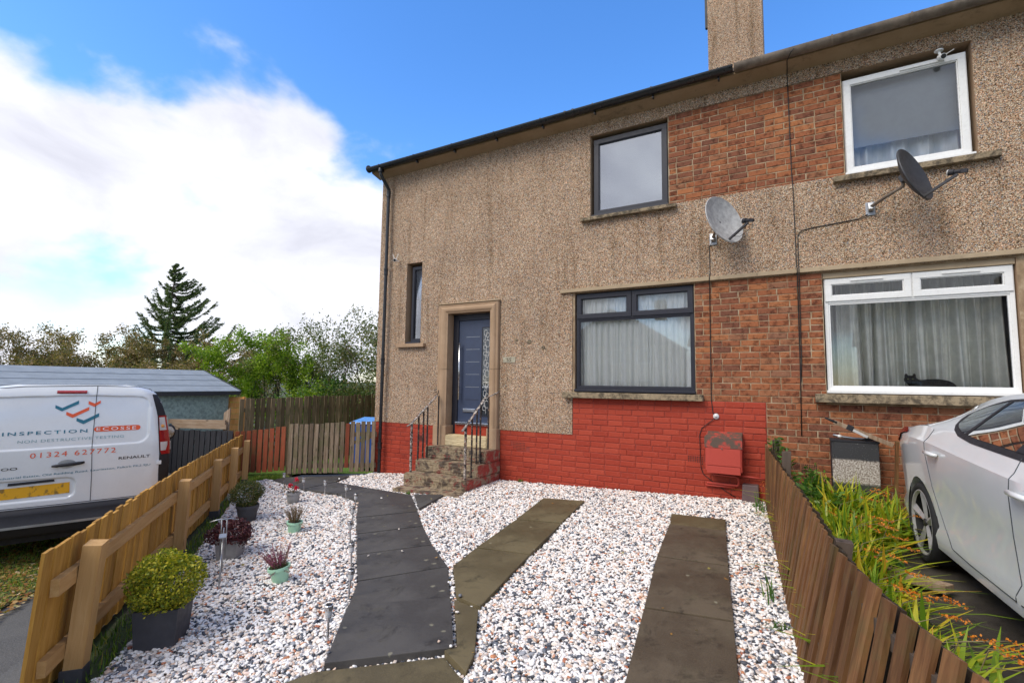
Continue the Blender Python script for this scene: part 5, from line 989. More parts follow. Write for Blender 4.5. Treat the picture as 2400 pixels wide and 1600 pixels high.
def heather(t, h0, n, hh, spread, mat, seed, wild=0):
    r = random.Random(seed); stm = MB(); pts = []
    for k in range(n):
        a = r.uniform(0, 6.28); s_ = r.random() ** .6 * spread; L = hh * r.uniform(.65, 1.1); b0 = Vector((math.cos(a) * s_ * .35, math.sin(a) * s_ * .35, h0)); b1 = b0 + Vector((math.cos(a) * s_ * .9, math.sin(a) * s_ * .9, L))
        if k < wild: b1 = b0 + Vector((math.cos(a) * .22, math.sin(a) * .22, .02 - .05 * (k % 2)))
        mid = b0.lerp(b1, .5) + Vector((0, 0, .01)); stm.tube([b0, mid, b1], [.0022, .0018, .001], 4, False)
        for j in range(46): q = b0.lerp(b1, .25 + .75 * j / 46); pts.append((q.x + r.gauss(0, .004), q.y + r.gauss(0, .004), q.z + r.gauss(0, .003)))
    stm.build('stems', M['stem'], t, world=False); leaves('flower_spikes', pts, .009, M[mat], t, seed, 0, .6, world=False)
heather(p4_, .12, 64, .20, .13, 'leaf_heather', 51, 5); heather(p5_, .115, 60, .19, .12, 'leaf_heather_dry', 52, 6)
leaves('foliage', ball_points((0, 0, .145), .085, .085, .04, 900, 53, .2), .010, M['leaf_box2'], p4_, 54, world=False)
p6_ = round_pot('potted_geranium', 'pale grey pot with a few red geranium flowers near the path', -6.68, -2.47, .075, .098, .175, 'pot_zinc'); stm = MB(); fp = []; lp = []
for k, (dx, dy, z) in enumerate(((-.05, -.02, .27), (.05, .0, .25), (.02, .03, .36), (.12, .05, .38), (-.16, -.05, .23), (-.2, -.08, .25))):
    stm.tube([(0, 0, .16), (dx * .4, dy * .4, .16 + (z - .16) * .6), (dx, dy, z)], .004, 5)
    if k < 3: fp += list(np.random.default_rng(k).normal((dx, dy, z), .016, (70, 3)))
    lp += list(np.random.default_rng(k + 9).normal((dx * .8, dy * .8, z - .03), .03, (14, 3)))
stm.build('stems', M['stem'], p6_, world=False); leaves('flowers', fp, .022, M['flower_red'], p6_, 61, 0, .9, world=False); leaves('foliage', lp, .025, M['leaf_heather_dry'], p6_, 62, .3, .8, world=False)
o = leaves('pot_gravel', np.random.default_rng(3).uniform((-.07, -.07, .158), (.07, .07, .168), (60, 3)), .02, M['white_plastic'], p6_, 63, .8, .9, world=False)
# miniature metal bicycle ornament, seen head-on
bi = thing('bicycle_ornament', 'miniature grey metal bicycle ornament standing on the gravel', 'ornament', (-4.84, -4.61, gz(-4.84, -4.61) - .01), math.radians(148))
def hoop(c, R, r, n=28): return [(c[0] + R * math.cos(2 * math.pi * k / n), c[1], c[2] + R * math.sin(2 * math.pi * k / n)) for k in range(n + 1)]
for nm, cx in (('front_wheel', 0), ('rear_wheel', -.46)):
    m = MB().tube(hoop((cx, 0, .145), .14, 0), .006, 6); 
    for k in range(8): a = k * math.pi / 8; m.tube([(cx + .138 * math.cos(a), 0, .145 + .138 * math.sin(a)), (cx - .138 * math.cos(a), 0, .145 - .138 * math.sin(a))], .002, 4)
    m.build(nm, M['steel_grey'], bi, smooth=True, world=False)
MB().tube([(.02, -.022, .145), (-.03, -.022, .33), (-.06, -.022, .50)], .006, 6).tube([(.02, .022, .145), (-.03, .022, .33), (-.06, .022, .50)], .006, 6).build('fork', M['steel_grey'], bi, smooth=True, world=False)
MB().tube([(-.06, -.12, .49), (-.055, -.05, .505), (-.06, 0, .505), (-.055, .05, .505), (-.06, .12, .49)], .006, 6).build('handlebar', M['steel_grey'], bi, smooth=True, world=False)
MB().tube([(-.05, 0, .42), (-.25, 0, .16), (-.46, 0, .145), (-.32, 0, .36), (-.05, 0, .42)], .006, 6).tube([(-.25, 0, .16), (-.34, 0, .42)], .005, 6).build('frame', M['steel_grey'], bi, smooth=True, world=False)
MB().box(-.40, -.28, -.03, .03, .415, .43).build('saddle', M['steel_grey'], bi, bevel=.006, world=False); MB().tube([(.02 + .155 * math.cos(a) - .02, 0, .145 + .155 * math.sin(a)) for a in np.linspace(.3, 2.4, 12)], .010, 6).build('mudguard', M['steel_grey'], bi, smooth=True, world=False)
# ------------------------------------------------------------------ white van seen from behind (local: x right, y forward, z up)
van = thing('van', 'white signwritten panel van parked behind the timber fence', 'van', (-6.46, -4.45, -.25), math.radians(68.5))
VC = -.82
def vhw(z): return float(np.interp(z, [.30, .45, .60, .90, 1.2, 1.5, 1.65, 1.75, 1.80, 1.83, 1.85], [.85, .885, .905, .916, .902, .850, .800, .745, .69, .60, .45]))
def vrear(x, z):
    def rr_(x0, x1, z0, z1, r, wdt):      # smooth mask of a rounded rectangle
        dx = max(x0 + r - x, 0, x - x1 + r); dz = max(z0 + r - z, 0, z - z1 + r); return sst(r + wdt, r, math.hypot(dx, dz)) if r else 0
    rec = .012 * rr_(-1.53, -.138, 1.20 + .012 * (x + .6), 1.728 - .03 * abs(x + .75), .10, .014) + .018 * rr_(-1.52, -.745, .665, .862, .06, .012)
    u = abs((x - VC) / vhw(z)); return rec + .02 * max(0, 1.0 - z) ** 2 + .13 * max(0.0, (z - .95)) ** 2.2 + .9 * max(0, z - 1.74) ** 1.6 + .022 * u ** 2 + .075 * max(0, u - .80) ** 2 / .04
ZV = [.40, .48, .56, .62] + [.64 + .0085 * k for k in range(30)] + [.92, 1.0, 1.08, 1.13] + [1.16 + .008 * k for k in range(22)] + [1.38, 1.46, 1.54] + [1.58 + .008 * k for k in range(22)] + [1.765, 1.78, 1.805, 1.825, 1.84, 1.85]
UV = [-1, -.985, -.96, -.92] + [-.88 + .0125 * k for k in range(20)] + [-.6, -.5, -.4, -.3, -.2, -.12] + [-.05 + .0125 * k for k in range(20)] + [.25, .35, .45, .55] + [.60 + .0125 * k for k in range(20)] + [.86, .88, .90, .92, .94, .96, .985, 1]
body = MB(); body.grid([[(VC + u * vhw(z), vrear(VC + u * vhw(z), z), z) for u in UV] for z in ZV])
def vsec(y):
    """outline of the van at a distance y from the back, right bottom -> roof -> left bottom"""
    fr = sst(2.9, 4.15, y); zt = lerp(1.85, 1.0, sst(2.75, 3.35, y)) - .25 * sst(3.3, 4.2, y) if y > 2.75 else 1.85
    out = []
    for z in ZV: out.append((VC + vhw(z) * (1 - .08 * fr), z))
    out += [(2 * VC - x, z) for x, z in out[::-1]]
    return [(x, lerp(.40, zt, (z - .40) / 1.45)) for x, z in out]
rows = [[(VC + vhw(z), vrear(VC + vhw(z), z), z) for z in ZV] + [(VC - vhw(z), vrear(VC - vhw(z), z), z) for z in ZV[::-1]]]
for y in (.35, .6, 1.0, 1.6, 2.2, 2.7, 2.9, 3.1, 3.3, 3.6, 3.9, 4.1, 4.2): rows.append([(x, y, z) for x, z in vsec(y)])
body.grid(rows, flip=True); body.f.append(tuple(range(len(body.v) - len(rows[0]), len(body.v)))[::-1])
body.build('body', M['paint_white'], van, world=False, weld=True, auto=38)
def on_rear(off): return lambda x, z: (x, vrear(x, z) - off, z)
def rear_line(pts, r, off=.001, mat='seam', nm='panel_gap'):
    P_ = []
    for (x0, z0), (x1, z1) in zip(pts, pts[1:]):
        for k in range(14): t = k / 14; P_.append(on_rear(off)(lerp(x0, x1, t), lerp(z0, z1, t)))
    P_.append(on_rear(off)(*pts[-1])); MB().tube(P_, r, 5).build(nm, M[mat], van, world=False, smooth=True)
rear_line([(-.618, 1.84), (-.619, 1.74), (-.62, 1.70), (-.622, 1.22), (-.622, 1.18), (-.605, .87), (-.600, .60)], .0035); rear_line([(-1.60, .60), (-.9, .598), (-.02, .60)], .004)
rear_line([(-1.5, 1.80), (-1.2, 1.83), (-.625, 1.842), (-.25, 1.832), (-.13, 1.80)], .004, nm='roof_gap')
def arc(cx, cz, r, a0, a1, n=6): return [(cx + r * math.cos(math.radians(lerp(a0, a1, k / n))), cz + r * math.sin(math.radians(lerp(a0, a1, k / n)))) for k in range(n + 1)]
bl = MB(); bl.grid([[on_rear(.006 + .012 * math.sin(math.pi * v / 4))(x, z) for x in np.linspace(-.948, -.702, 8)] for v, z in enumerate(np.linspace(1.757, 1.79, 5))]); bl.build('brake_light', M['lens_red'], van, smooth=True, world=False)
def vquad(poly, mat, nm, off=.0035):
    m = MB(); m.add([on_rear(off)(x, z) for x, z in poly], [tuple(range(len(poly)))]); o = m.build(nm, M[mat], van, world=False); me = o.data
    if sum((poly[i][0] * poly[(i + 1) % len(poly)][1] - poly[(i + 1) % len(poly)][0] * poly[i][1]) for i in range(len(poly))) < 0: me.flip_normals()
    return o
for nm, mt, pts in (('logo_check', 'vinyl_teal', [(-.951, 1.635), (-.951, 1.602), (-.895, 1.568), (-.764, 1.645), (-.764, 1.682), (-.895, 1.604)]), ('logo_check', 'vinyl_orange', [(-.684, 1.676), (-.684, 1.641), (-.632, 1.611), (-.58, 1.65), (-.58, 1.68), (-.632, 1.648)]), ('logo_check', 'vinyl_orange', [(-.859, 1.562), (-.859, 1.528), (-.804, 1.496), (-.673, 1.575), (-.673, 1.612), (-.804, 1.535)]), ('logo_check', 'vinyl_teal', [(-.771, 1.495), (-.771, 1.460), (-.711, 1.426), (-.585, 1.503), (-.585, 1.542), (-.711, 1.466)])): vquad(pts, mt, nm)
def skew(dz, x0, base=None): return lambda x, z: on_rear(.004)(x, z + dz * (x - x0))
text_mesh('INSPECTION', -1.328, -.672, 1.336, 1.372, skew(.012, -.67), 'lettering', M['vinyl_teal'], van, True, False, 1.35)
pts = arc(-.59, 1.366, .028, 90, 270) + arc(-.235, 1.370, .028, -90, 90); vquad(pts, 'vinyl_orange', 'logo_bar')
text_mesh('ECOSSE', -.597, -.248, 1.350, 1.386, lambda x, z: on_rear(.007)(x, z), 'lettering', M['vinyl_white'], van, False, False, 1.3)
text_mesh('NON DESTRUCTIVE TESTING', -1.21, -.352, 1.264, 1.293, skew(.018, -.352), 'lettering', M['vinyl_grey'], van, False, False, 1.1)
text_mesh('01324 627772', -1.106, -.415, 1.105, 1.158, skew(.02, -.415), 'lettering', M['vinyl_orange'], van, False, False, 1.25)
text_mesh('RENAULT', -.385, -.099, 1.026, 1.056, skew(.02, -.1), 'maker_badge', M['badge_black'], van, True, False)
text_mesh('Laurieston Industrial Estate, Old Redding Road, Laurieston, Falkirk FK2 9JU', -1.55, -.092, .925, .952, skew(.03, -.092), 'lettering', M['vinyl_teal'], van, False, False)
text_mesh('KANGOO', -1.52, -1.19, .985, 1.012, skew(.02, -1.19), 'model_badge', M['badge_black'], van, True, False)
hd = MB(); hd.tube([on_rear(.012)(-.930, .998), on_rear(.03)(-.90, 1.001), on_rear(.034)(-.80, 1.008), on_rear(.03)(-.71, 1.016), on_rear(.014)(-.675, 1.02)], [.010, .015, .017, .017, .012], 8); hd.build('door_handle', M['grey_dark_plastic'], van, smooth=True, world=False)
dsh = MB(); dsh.grid([[on_rear(.001 + 0 * k)(-.815 + .075 * r * math.cos(a), 1.012 + .045 * r * math.sin(a)) for a in np.linspace(0, 2 * math.pi, 21)] for k, r in enumerate((.05, .6, 1))]); dsh.build('handle_dish', M['seam'] if False else M['steel_grey'], van, smooth=True, world=False)
rc = arc(-.80, .80, .065, 90, 0) + arc(-.80, .735, .065, 0, -90) + [(-1.50, .655), (-1.50, .86)]; 
vquad([(-1.300, .690), (-.776, .705), (-.780, .818), (-1.305, .800)], 'plate_yellow', 'number_plate', .004); vquad([(-1.25, .825), (-.90, .838), (-.905, .862), (-1.25, .852)], 'grey_dark_plastic', 'plate_light', .014)
# rear corner: dark pillar strip with the lamp on it
for sd in (1,) :
    def strip(z0, z1, ua, ub, off, mat, nm, n=14, uf=None):
        rows = []
        for k in range(n):
            z = lerp(z0, z1, k / (n - 1)); a, b = (ua(z), ub(z)); rows.append([on_rear(off)(lerp(a, b, j / 6), z) for j in range(7)] + [(VC + vhw(z) + off, vrear(VC + vhw(z), z) + d, z) for d in (.02, .05, .085)])
        MB().grid(rows).build(nm, M[mat], van, smooth=True, world=False)
    edge = lambda z: float(np.interp(z, [.6, .85, 1.05, 1.5, 1.8], [-.0, -.010, -.012, -.052, -.128])); out_ = lambda z: VC + vhw(z)
    strip(.62, 1.80, edge, out_, .003, 'grey_dark_plastic', 'pillar_trim', 20)
    strip(1.045, 1.495, lambda z: edge(z) + .008 + .05 * max(0, (1.12 - z) / .08) ** 2 * .3, out_, .009, 'lens_red', 'tail_lamp', 14)
    strip(1.325, 1.475, lambda z: edge(z) + .014, lambda z: out_(z) - .022, .014, 'lens_clear', 'reverse_lens', 6); strip(1.09, 1.19, lambda z: edge(z) + .014, lambda z: out_(z) - .03 - max(0, 1.15 - z) * .3, .014, 'lens_clear', 'fog_lens', 6)
    MB().lathe([(.02, 0), (.018, .008), (0, .012)], 14, m=Matrix.Rotation(math.pi / 2, 4, 'X'), c=on_rear(.018)(.004, 1.375)).build('indicator', M['lens_amber'], van, world=False)
for z in (1.455, .955): MB().box(-.035, .012, -.012, .02, z - .022, z + .022).build('hinge', M['paint_white'], van, bevel=.006, world=False).location = (edge(z) + .012, vrear(-.01, z) - .004, 0)
bp = []
for z, o1 in ((.30, .02), (.33, -.035), (.405, -.045), (.415, -.06), (.425, -.06), (.43, -.05), (.53, -.055), (.56, -.05), (.585, -.01), (.59, .03)): bp.append([(VC + u * (vhw(.6) + .01), .022 * u * u + .075 * max(0, abs(u) - .8) ** 2 / .04 + o1, z) for u in UV])
MB().grid(bp).build('bumper', M['grey_dark_plastic'], van, smooth=True, world=False); bs = [[(VC + u * (vhw(.6) + .011), .022 * u * u + .075 * max(0, abs(u) - .8) ** 2 / .04 - .063, z) for u in UV] for z in (.405, .43)]; MB().grid(bs).build('bumper_strip', M['steel_grey'], van, smooth=True, world=False)
boxobj('underbody', M['rubber'], van, VC - .8, VC + .8, .12, 3.9, .22, .40, world=False)
for sx in (VC - .80, VC + .62):
    for y in (.72, 3.42): wv = MB(); wv.lathe([(.02, 0), (.24, 0), (.31, .02), (.318, .06), (.318, .14), (.30, .18), (.02, .18)], 28, m=Matrix.Rotation(math.pi / 2, 4, 'Y'), c=(sx, y, .318)); wv.build('wheel', M['rubber'], van, smooth=True, world=False)
mr_ = MB(); mr_.lathe([(0, -.06), (.07, -.055), (.10, -.02), (.105, .02), (.09, .04), (0, .045)], 18, m=Matrix.Rotation(math.pi / 2, 4, 'X') @ Matrix.Diagonal((.85, 1.15, 1, 1)), c=(.27, 2.72, 1.07)); mr_.build('wing_mirror', M['grey_dark_plastic'], van, smooth=True, world=False); MB().lathe([(.08, .0), (0, .002)], 16, m=Matrix.Rotation(math.pi / 2, 4, 'X') @ Matrix.Diagonal((.85, 1.15, 1, 1)), c=(.27, 2.672, 1.07)).build('mirror_glass', M['chrome'], van, world=False); MB().bar((.05, 2.75, 1.05), (.22, 2.74, 1.06), .06, .06).build('mirror_arm', M['grey_dark_plastic'], van, world=False)
boxobj('windscreen', M['glass_dark'], van, VC - .7, VC + .7, 3.0, 3.02, 1.2, 1.6, world=False)
# ------------------------------------------------------------------ white saloon car, tail to the wall (local: x forward, y left, z up; origin rear axle on the ground)
cyaw = math.radians(-4.6); car_fw = Vector((-math.sin(cyaw), -math.cos(cyaw))); cth = math.atan2(car_fw.y, car_fw.x)
side_pt = Vector((1.03, -2.5)) + Vector((math.sin(cyaw), math.cos(cyaw))) * .70; rt_c = Vector((math.cos(cyaw), -math.sin(cyaw)))
cc_ = side_pt + rt_c * .915
car = thing('car', 'white four-door saloon car parked on the neighbouring drive', 'car', (cc_.x, cc_.y, gz(1.4, -1.9)), cth); car.scale = (1.04, 1.04, 1.04)
I = lambda s, xs_, ys_: float(np.interp(s, xs_, ys_))
def smooth_tab(xs_, ys_):
    xs_ = np.array(xs_, float); ys_ = np.array(ys_, float); m = np.gradient(ys_, xs_)
    def f_(s):
        s = min(max(s, xs_[0]), xs_[-1]); i = min(max(int(np.searchsorted(xs_, s)) - 1, 0), len(xs_) - 2); h = xs_[i + 1] - xs_[i]; t = (s - xs_[i]) / h
        return float((2 * t ** 3 - 3 * t * t + 1) * ys_[i] + (t ** 3 - 2 * t * t + t) * h * m[i] + (-2 * t ** 3 + 3 * t * t) * ys_[i + 1] + (t ** 3 - t * t) * h * m[i + 1])
    return f_
c_top = smooth_tab([-1.10, -1.05, -.9, -.6, -.38, -.1, .3, .7, 1.1, 1.5, 1.9, 2.2, 2.6, 2.95, 3.3, 3.6, 3.75], [.98, 1.105, 1.115, 1.135, 1.165, 1.26, 1.38, 1.45, 1.475, 1.475, 1.45, 1.38, 1.19, 1.02, .95, .84, .70])
c_sh = smooth_tab([-1.1, -.8, -.3, .3, 1.0, 1.8, 2.6, 3.3, 3.75], [.93, 1.03, 1.06, 1.055, 1.02, .985, .95, .88, .64])
c_hw = smooth_tab([-1.10, -1.05, -.95, -.8, -.6, -.3, 0, .6, 1.8, 2.8, 3.3, 3.6, 3.75], [.56, .68, .77, .83, .865, .90, .913, .915, .915, .90, .86, .74, .60])
def csec(s):
    T, S, Wd = c_top(s), c_sh(s), c_hw(s); z0 = I(s, [-1.1, -.9, -.4, 3.2, 3.75], [.34, .26, .19, .19, .28]); T = max(T, S + .015)
    cab = sst(.02, .26, T - S); zb_ = min(S + lerp(.03, .09, cab), T - .008); wb_ = Wd * lerp(.93, .925, cab); wr = lerp(Wd * .80, min(.60, Wd * .68), cab); zr_ = T - lerp(.006, .075, cab)
    return [(0, z0), (Wd * .90, z0), (Wd * .965, z0 + .03), (Wd * .985, z0 + .13), (Wd * .958, z0 + .20), (Wd * .985, lerp(z0, S, .58)), (Wd, lerp(z0, S, .86)), (Wd * .992, S - .025), (Wd * .965, S + .008), (wb_, zb_), (lerp(wb_, wr, .25), lerp(zb_, zr_, .27)), (lerp(wb_, wr, .5), lerp(zb_, zr_, .53)), (lerp(wb_, wr, .75), lerp(zb_, zr_, .78)), (wr, zr_), (wr * .93, lerp(zr_, T, .55)), (wr * .6, lerp(zr_, T, .9)), (0, T)]
SS = [-1.10, -1.085, -1.06, -1.02, -.96, -.88, -.78, -.68, -.58, -.48] + [-.4 + .1 * k for k in range(40)] + [3.6, 3.68, 3.73, 3.75]
R1 = [[(s, -w_, z) for w_, z in csec(s)] for s in SS]; Lr = [[(s, w_, z) for w_, z in csec(s)] for s in SS]
cb = MB(); cb.grid([a + b[::-1] for a, b in zip(R1, Lr)], flip=True); n_ = len(R1[0]) * 2; cb.f.append(tuple(range(n_))); cb.f.append(tuple(range(len(cb.v) - n_, len(cb.v)))[::-1])
cbo = cb.build('body', M['paint_car'], car, world=False, weld=True); cm = bpy.data.objects.new('tmp', MB().tube([(0, -1.2, .335), (0, -.50, .335)], .375, 40).tube([(0, .50, .335), (0, 1.2, .335)], .375, 40).tube([(2.795, -1.2, .335), (2.795, -.50, .335)], .375, 40).tube([(2.795, .50, .335), (2.795, 1.2, .335)], .375, 40).mesh('tmp')); C.objects.link(cm)
bm_ = bmesh.new(); bm_.from_mesh(cbo.data); bmesh.ops.recalc_face_normals(bm_, faces=bm_.faces[:]); bm_.to_mesh(cbo.data); bm_.free(); bm_ = bmesh.new(); bm_.from_mesh(cm.data); bmesh.ops.recalc_face_normals(bm_, faces=bm_.faces[:]); bm_.to_mesh(cm.data); bm_.free()
sv = (cbo.parent, cbo.matrix_parent_inverse.copy()); cbo.parent = None; mdx = cbo.modifiers.new('arch', 'BOOLEAN'); mdx.operation = 'DIFFERENCE'; mdx.solver = 'EXACT'; mdx.object = cm; dg = bpy.context.evaluated_depsgraph_get(); dg.update(); nme = bpy.data.meshes.new_from_object(cbo.evaluated_get(dg)); cbo.modifiers.clear(); cbo.data = nme; cbo.parent = sv[0]; cbo.matrix_parent_inverse = sv[1]; bpy.data.objects.remove(cm)
nme.materials.clear(); nme.materials.append(M['paint_car']); nme.polygons.foreach_set('use_smooth', [True] * len(nme.polygons)); nme.set_sharp_from_angle(angle=math.radians(32))
def cpt(s, t, off=0.0, side=-1):
    """point on the body side: s along the car, t = index along the section (float)"""
    q = csec(s); i = int(min(max(t, 0), len(q) - 1.001)); f_ = t - i; w_, z = lerp(q[i][0], q[i + 1][0], f_), lerp(q[i][1], q[i + 1][1], f_); dw, dz = q[i + 1][0] - q[i][0], q[i + 1][1] - q[i][1]; L = math.hypot(dw, dz) or 1
    return (s, side * (w_ + off * dz / L), z - off * dw / L)
def patch(nm, mat, ss, lo_, hi_, off, nj=8):
    for side in (-1, 1): MB().grid([[cpt(s, lerp(lo_(s), hi_(s), j / (nj - 1)), off, side) for j in range(nj)] for s in ss], flip=(side > 0)).build(nm, M[mat], car, smooth=True, world=False)
wlo = lambda s: I(s, [.50, .54, .62, .75, 1.0, 2.3, 2.5], [11.1, 10.3, 9.75, 9.35, 9.15, 9.15, 9.6]); whi = lambda s: I(s, [.50, .54, .70, .9, 1.1, 2.1, 2.3, 2.5], [11.1, 11.5, 12.3, 12.75, 12.85, 12.85, 12.3, 9.7])
ssw = list(np.linspace(.50, .62, 6)) + list(np.linspace(.68, 2.3, 22)) + [2.4, 2.5]
patch('window_trim', 'grey_dark_plastic', ssw, lambda s: wlo(s) - .32, lambda s: whi(s) + .28, .003, 10)
ssg = [s for s in np.linspace(.58, 2.42, 30)]; patch('side_window', 'glass_dark', ssg, lambda s: min(wlo(s) + .12, whi(s) - .05), lambda s: whi(s) - .10, .006, 10)
for a, b, w_ in ((.86, .99, .022), (1.62, 1.70, .05)):
    for side in (-1, 1):
        MB().grid([[cpt(lerp(a, b, k / 8) + d, lerp(wlo(a) + .1, whi(b) - .05, k / 8), .009, side) for d in (-w_, 0, w_)] for k in range(9)], flip=(side < 0)).build('window_pillar', M['grey_dark_plastic'], car, smooth=True, world=False)
def cline(pts, r, mat='seam', nm='panel_gap'):
    for side in (-1, 1):
        P_ = []
        for (s0, t0), (s1, t1) in zip(pts, pts[1:]):
            for k in range(6): P_.append(cpt(lerp(s0, s1, k / 6), lerp(t0, t1, k / 6), .0, side))
        P_.append(cpt(*pts[-1], .0, side)); MB().tube(P_, r, 5).build(nm, M[mat], car, smooth=True, world=False)
cline([(.30, 8.9), (.26, 7.9), (.25, 6.9), (.28, 6.0), (.36, 5.0), (.50, 4.2), (.64, 3.4), (.72, 2.9), (1.0, 2.75), (1.62, 2.7), (1.64, 4.0), (1.66, 6.0), (1.66, 9.0)], .004); cline([(1.67, 2.7), (2.75, 2.8), (2.85, 4), (2.80, 6), (2.72, 8.8)], .004)
cline([(-.70, 8.9), (-.5, 9.02), (-.2, 9.1), (.1, 9.2)], .003)
for s0 in (.47, 1.82):
    for side in (-1, 1):
        P_ = [cpt(s0 - .105, 6.25, .008, side), cpt(s0 - .09, 6.27, .03, side), cpt(s0, 6.30, .036, side), cpt(s0 + .09, 6.33, .03, side), cpt(s0 + .105, 6.34, .008, side)]; MB().tube(P_, [.012, .016, .018, .016, .011], 8).build('door_handle', M['paint_car'], car, smooth=True, world=False)
        MB().grid([[cpt(s0 + .02 + .05 * r * math.cos(a), 6.3 + .42 * r * math.sin(a), .0015, side) for a in np.linspace(0, 2 * math.pi, 17)] for r in (.05, 1)]).build('handle_dish', M['paint_white'], car, smooth=True, world=False)
for side in (-1, 1):
    tlr = []
    for k in range(9):
        t = lerp(6.4, 8.75, k / 8); s1 = I(t, [6.4, 7.2, 8.0, 8.75], [-.66, -.52, -.30, -.42]); tlr.append([cpt(lerp(-1.09, s1, j / 14), t, .013, side) for j in range(15)])
    MB().grid(tlr, flip=(side > 0)).build('tail_lamp', M['lens_red'], car, smooth=True, world=False)
rw = [[(s, w_ * k / 3 * .92, c_top(s) + .004 - .012 * (k / 3) ** 2) for k in range(-3, 4)] for s, w_ in zip(np.linspace(-.32, .38, 8), np.linspace(.62, .54, 8))]; MB().grid(rw).build('rear_window', M['glass_dark'], car, smooth=True, world=False)
boxobj('underbody', M['rubber'], car, -.85, 3.5, -.72, .72, .17, .5, world=False)
for (wx, sgn) in ((0, -1), (0, 1), (2.795, -1), (2.795, 1)):
    wl_ = bpy.data.objects.new('wheel', None); C.objects.link(wl_); wl_.parent = car; wl_.location = (wx, sgn * .885, .332); wl_.rotation_euler = (0, 0, 0 if sgn < 0 else math.pi)
    RX = Matrix.Rotation(math.pi / 2, 4, 'X')      # lathe axis to -y (outwards)
    MB().lathe([(.225, -.20), (.30, -.19), (.325, -.16), (.332, -.10), (.332, -.04), (.327, -.008), (.312, .010), (.285, .012), (.268, .004), (.258, -.02), (.258, -.2)], 48, m=RX, cap=False).build('tyre', M['rubber'], wl_, smooth=True, world=False)
    MB().lathe([(.268, .004), (.263, .009), (.252, .004), (.247, -.012), (.243, -.012)], 48, m=RX, cap=False).build('rim', M['alloy'], wl_, smooth=True, world=False); MB().lathe([(.247, -.013), (.242, -.10), (.22, -.14), (.02, -.14)], 48, m=RX, cap=False).build('barrel', M['rubber'], wl_, smooth=True, world=False)
    MB().lathe([(.205, -.10), (.03, -.10), (0, -.10)], 32, m=RX).build('brake_disc', M['alloy_dark'], wl_, world=False)
    sp = MB()
    for k in range(5):
        a = 2 * math.pi * k / 5 + .3; c_, s_ = math.cos(a), math.sin(a)
        Q = lambda r, w, d: (r * c_ - w * s_, -d, r * s_ + w * c_)
        rows = [[Q(.03, -.028, -.03), Q(.03, 0, -.018), Q(.03, .028, -.03)], [Q(.09, -.030, -.03), Q(.09, .002, -.012), Q(.09, .034, -.03)], [Q(.17, -.030, -.026), Q(.17, .008, -.004), Q(.17, .044, -.026)], [Q(.225, -.036, -.02), Q(.225, .012, .002), Q(.225, .060, -.02)], [Q(.252, -.042, -.012), Q(.252, .015, .002), Q(.252, .068, -.012)]]
        sp.grid(rows)
    sp.build('spokes', M['alloy'], wl_, world=False); MB().lathe([(.034, -.03), (.032, -.014), (.0, -.012)], 18, m=RX).build('hub_cap', M['alloy_dark'], wl_, smooth=True, world=False)
    ar = MB().grid([[(.385 * math.cos(a), yy, .385 * math.sin(a) * 1.0) for a in np.linspace(-.35, math.pi + .35, 24)] for yy in (.0, .34)]); ar.build('arch_liner', M['rubber'], wl_, smooth=True, world=False)
# ------------------------------------------------------------------ plants beside the neighbour's drive
def croc(x, y_, n, h, label, seed, lean=.8, flowers=6, fdir=(1, -.3)):
    z = gz(x, y_) - .03; t = thing('montbretia', label, 'plant', (x, y_, z), 0, 'montbretia along the drive'); g_ = np.random.default_rng(seed)
    pts = np.stack([g_.normal(0, .10, n), g_.normal(0, .19, n), np.zeros(n)], 1); o = blades('leaves', pts, h, .034, M['leaf_croc'], t, lean, seed, .9); o.matrix_parent_inverse = Matrix()
    r = random.Random(seed); sm = MB(); fl = []
    for k in range(flowers):
        a = math.atan2(fdir[1], fdir[0]) + r.uniform(-.7, .7); L = h * r.uniform(.8, 1.15); b0 = Vector((r.gauss(0, .08), r.gauss(0, .08), 0)); d = Vector((math.cos(a), math.sin(a), 0)); p1 = b0 + d * L * .25 + Vector((0, 0, L * .72)); p2 = b0 + d * L * .62 + Vector((0, 0, L * .86)); p3 = b0 + d * L * .95 + Vector((0, 0, L * .80))
        sm.tube([b0, p1, p2, p3], [.004, .003, .002, .0015], 5, False)
        for j in range(15): q = p2.lerp(p3, j / 15) + Vector((r.gauss(0, .003), r.gauss(0, .003), .008 + r.gauss(0, .004))); fl += [q + Vector((r.gauss(0, .005), r.gauss(0, .005), r.gauss(0, .005))) for _ in range(3)]
    if fl: sm.build('stems', M['stem'], t, world=False); leaves('flowers', fl, .016, M['flower_orange'], t, seed, 0, .7, world=False)
    return t
CR = [(.18, -1.45, 60, .52, 'montbretia clump between the fence and the car wheel, nearest the house', 101, 5), (.42, -.75, 70, .62, 'tall montbretia clump in front of the old meter box', 102, 3), (.42, -1.75, 60, .52, 'yellowing montbretia clump beside the car tail', 103, 6), (.35, -2.5, 60, .50, 'montbretia clump behind the fence post nearest the wheel', 104, 7), (.42, -3.3, 55, .48, 'montbretia clump with orange spikes opposite the rear tyre', 105, 7),
      (.50, -4.1, 60, .50, 'montbretia clump spilling over the leaning palings by the car sill', 106, 8), (.62, -4.75, 65, .52, 'lush montbretia clump over the palings near the front door of the car', 107, 9), (.80, -5.35, 60, .50, 'montbretia clump nearest the street end of the paling fence', 108, 8), (.78, -1.15, 50, .55, 'upright montbretia leaves against the rear bumper of the car', 109, 0)]
for x, y_, n, h, lb, sd, fl in CR: croc(x, y_, int(n * 4), h * .88, lb, sd, 1.7, max(0, fl - 1))
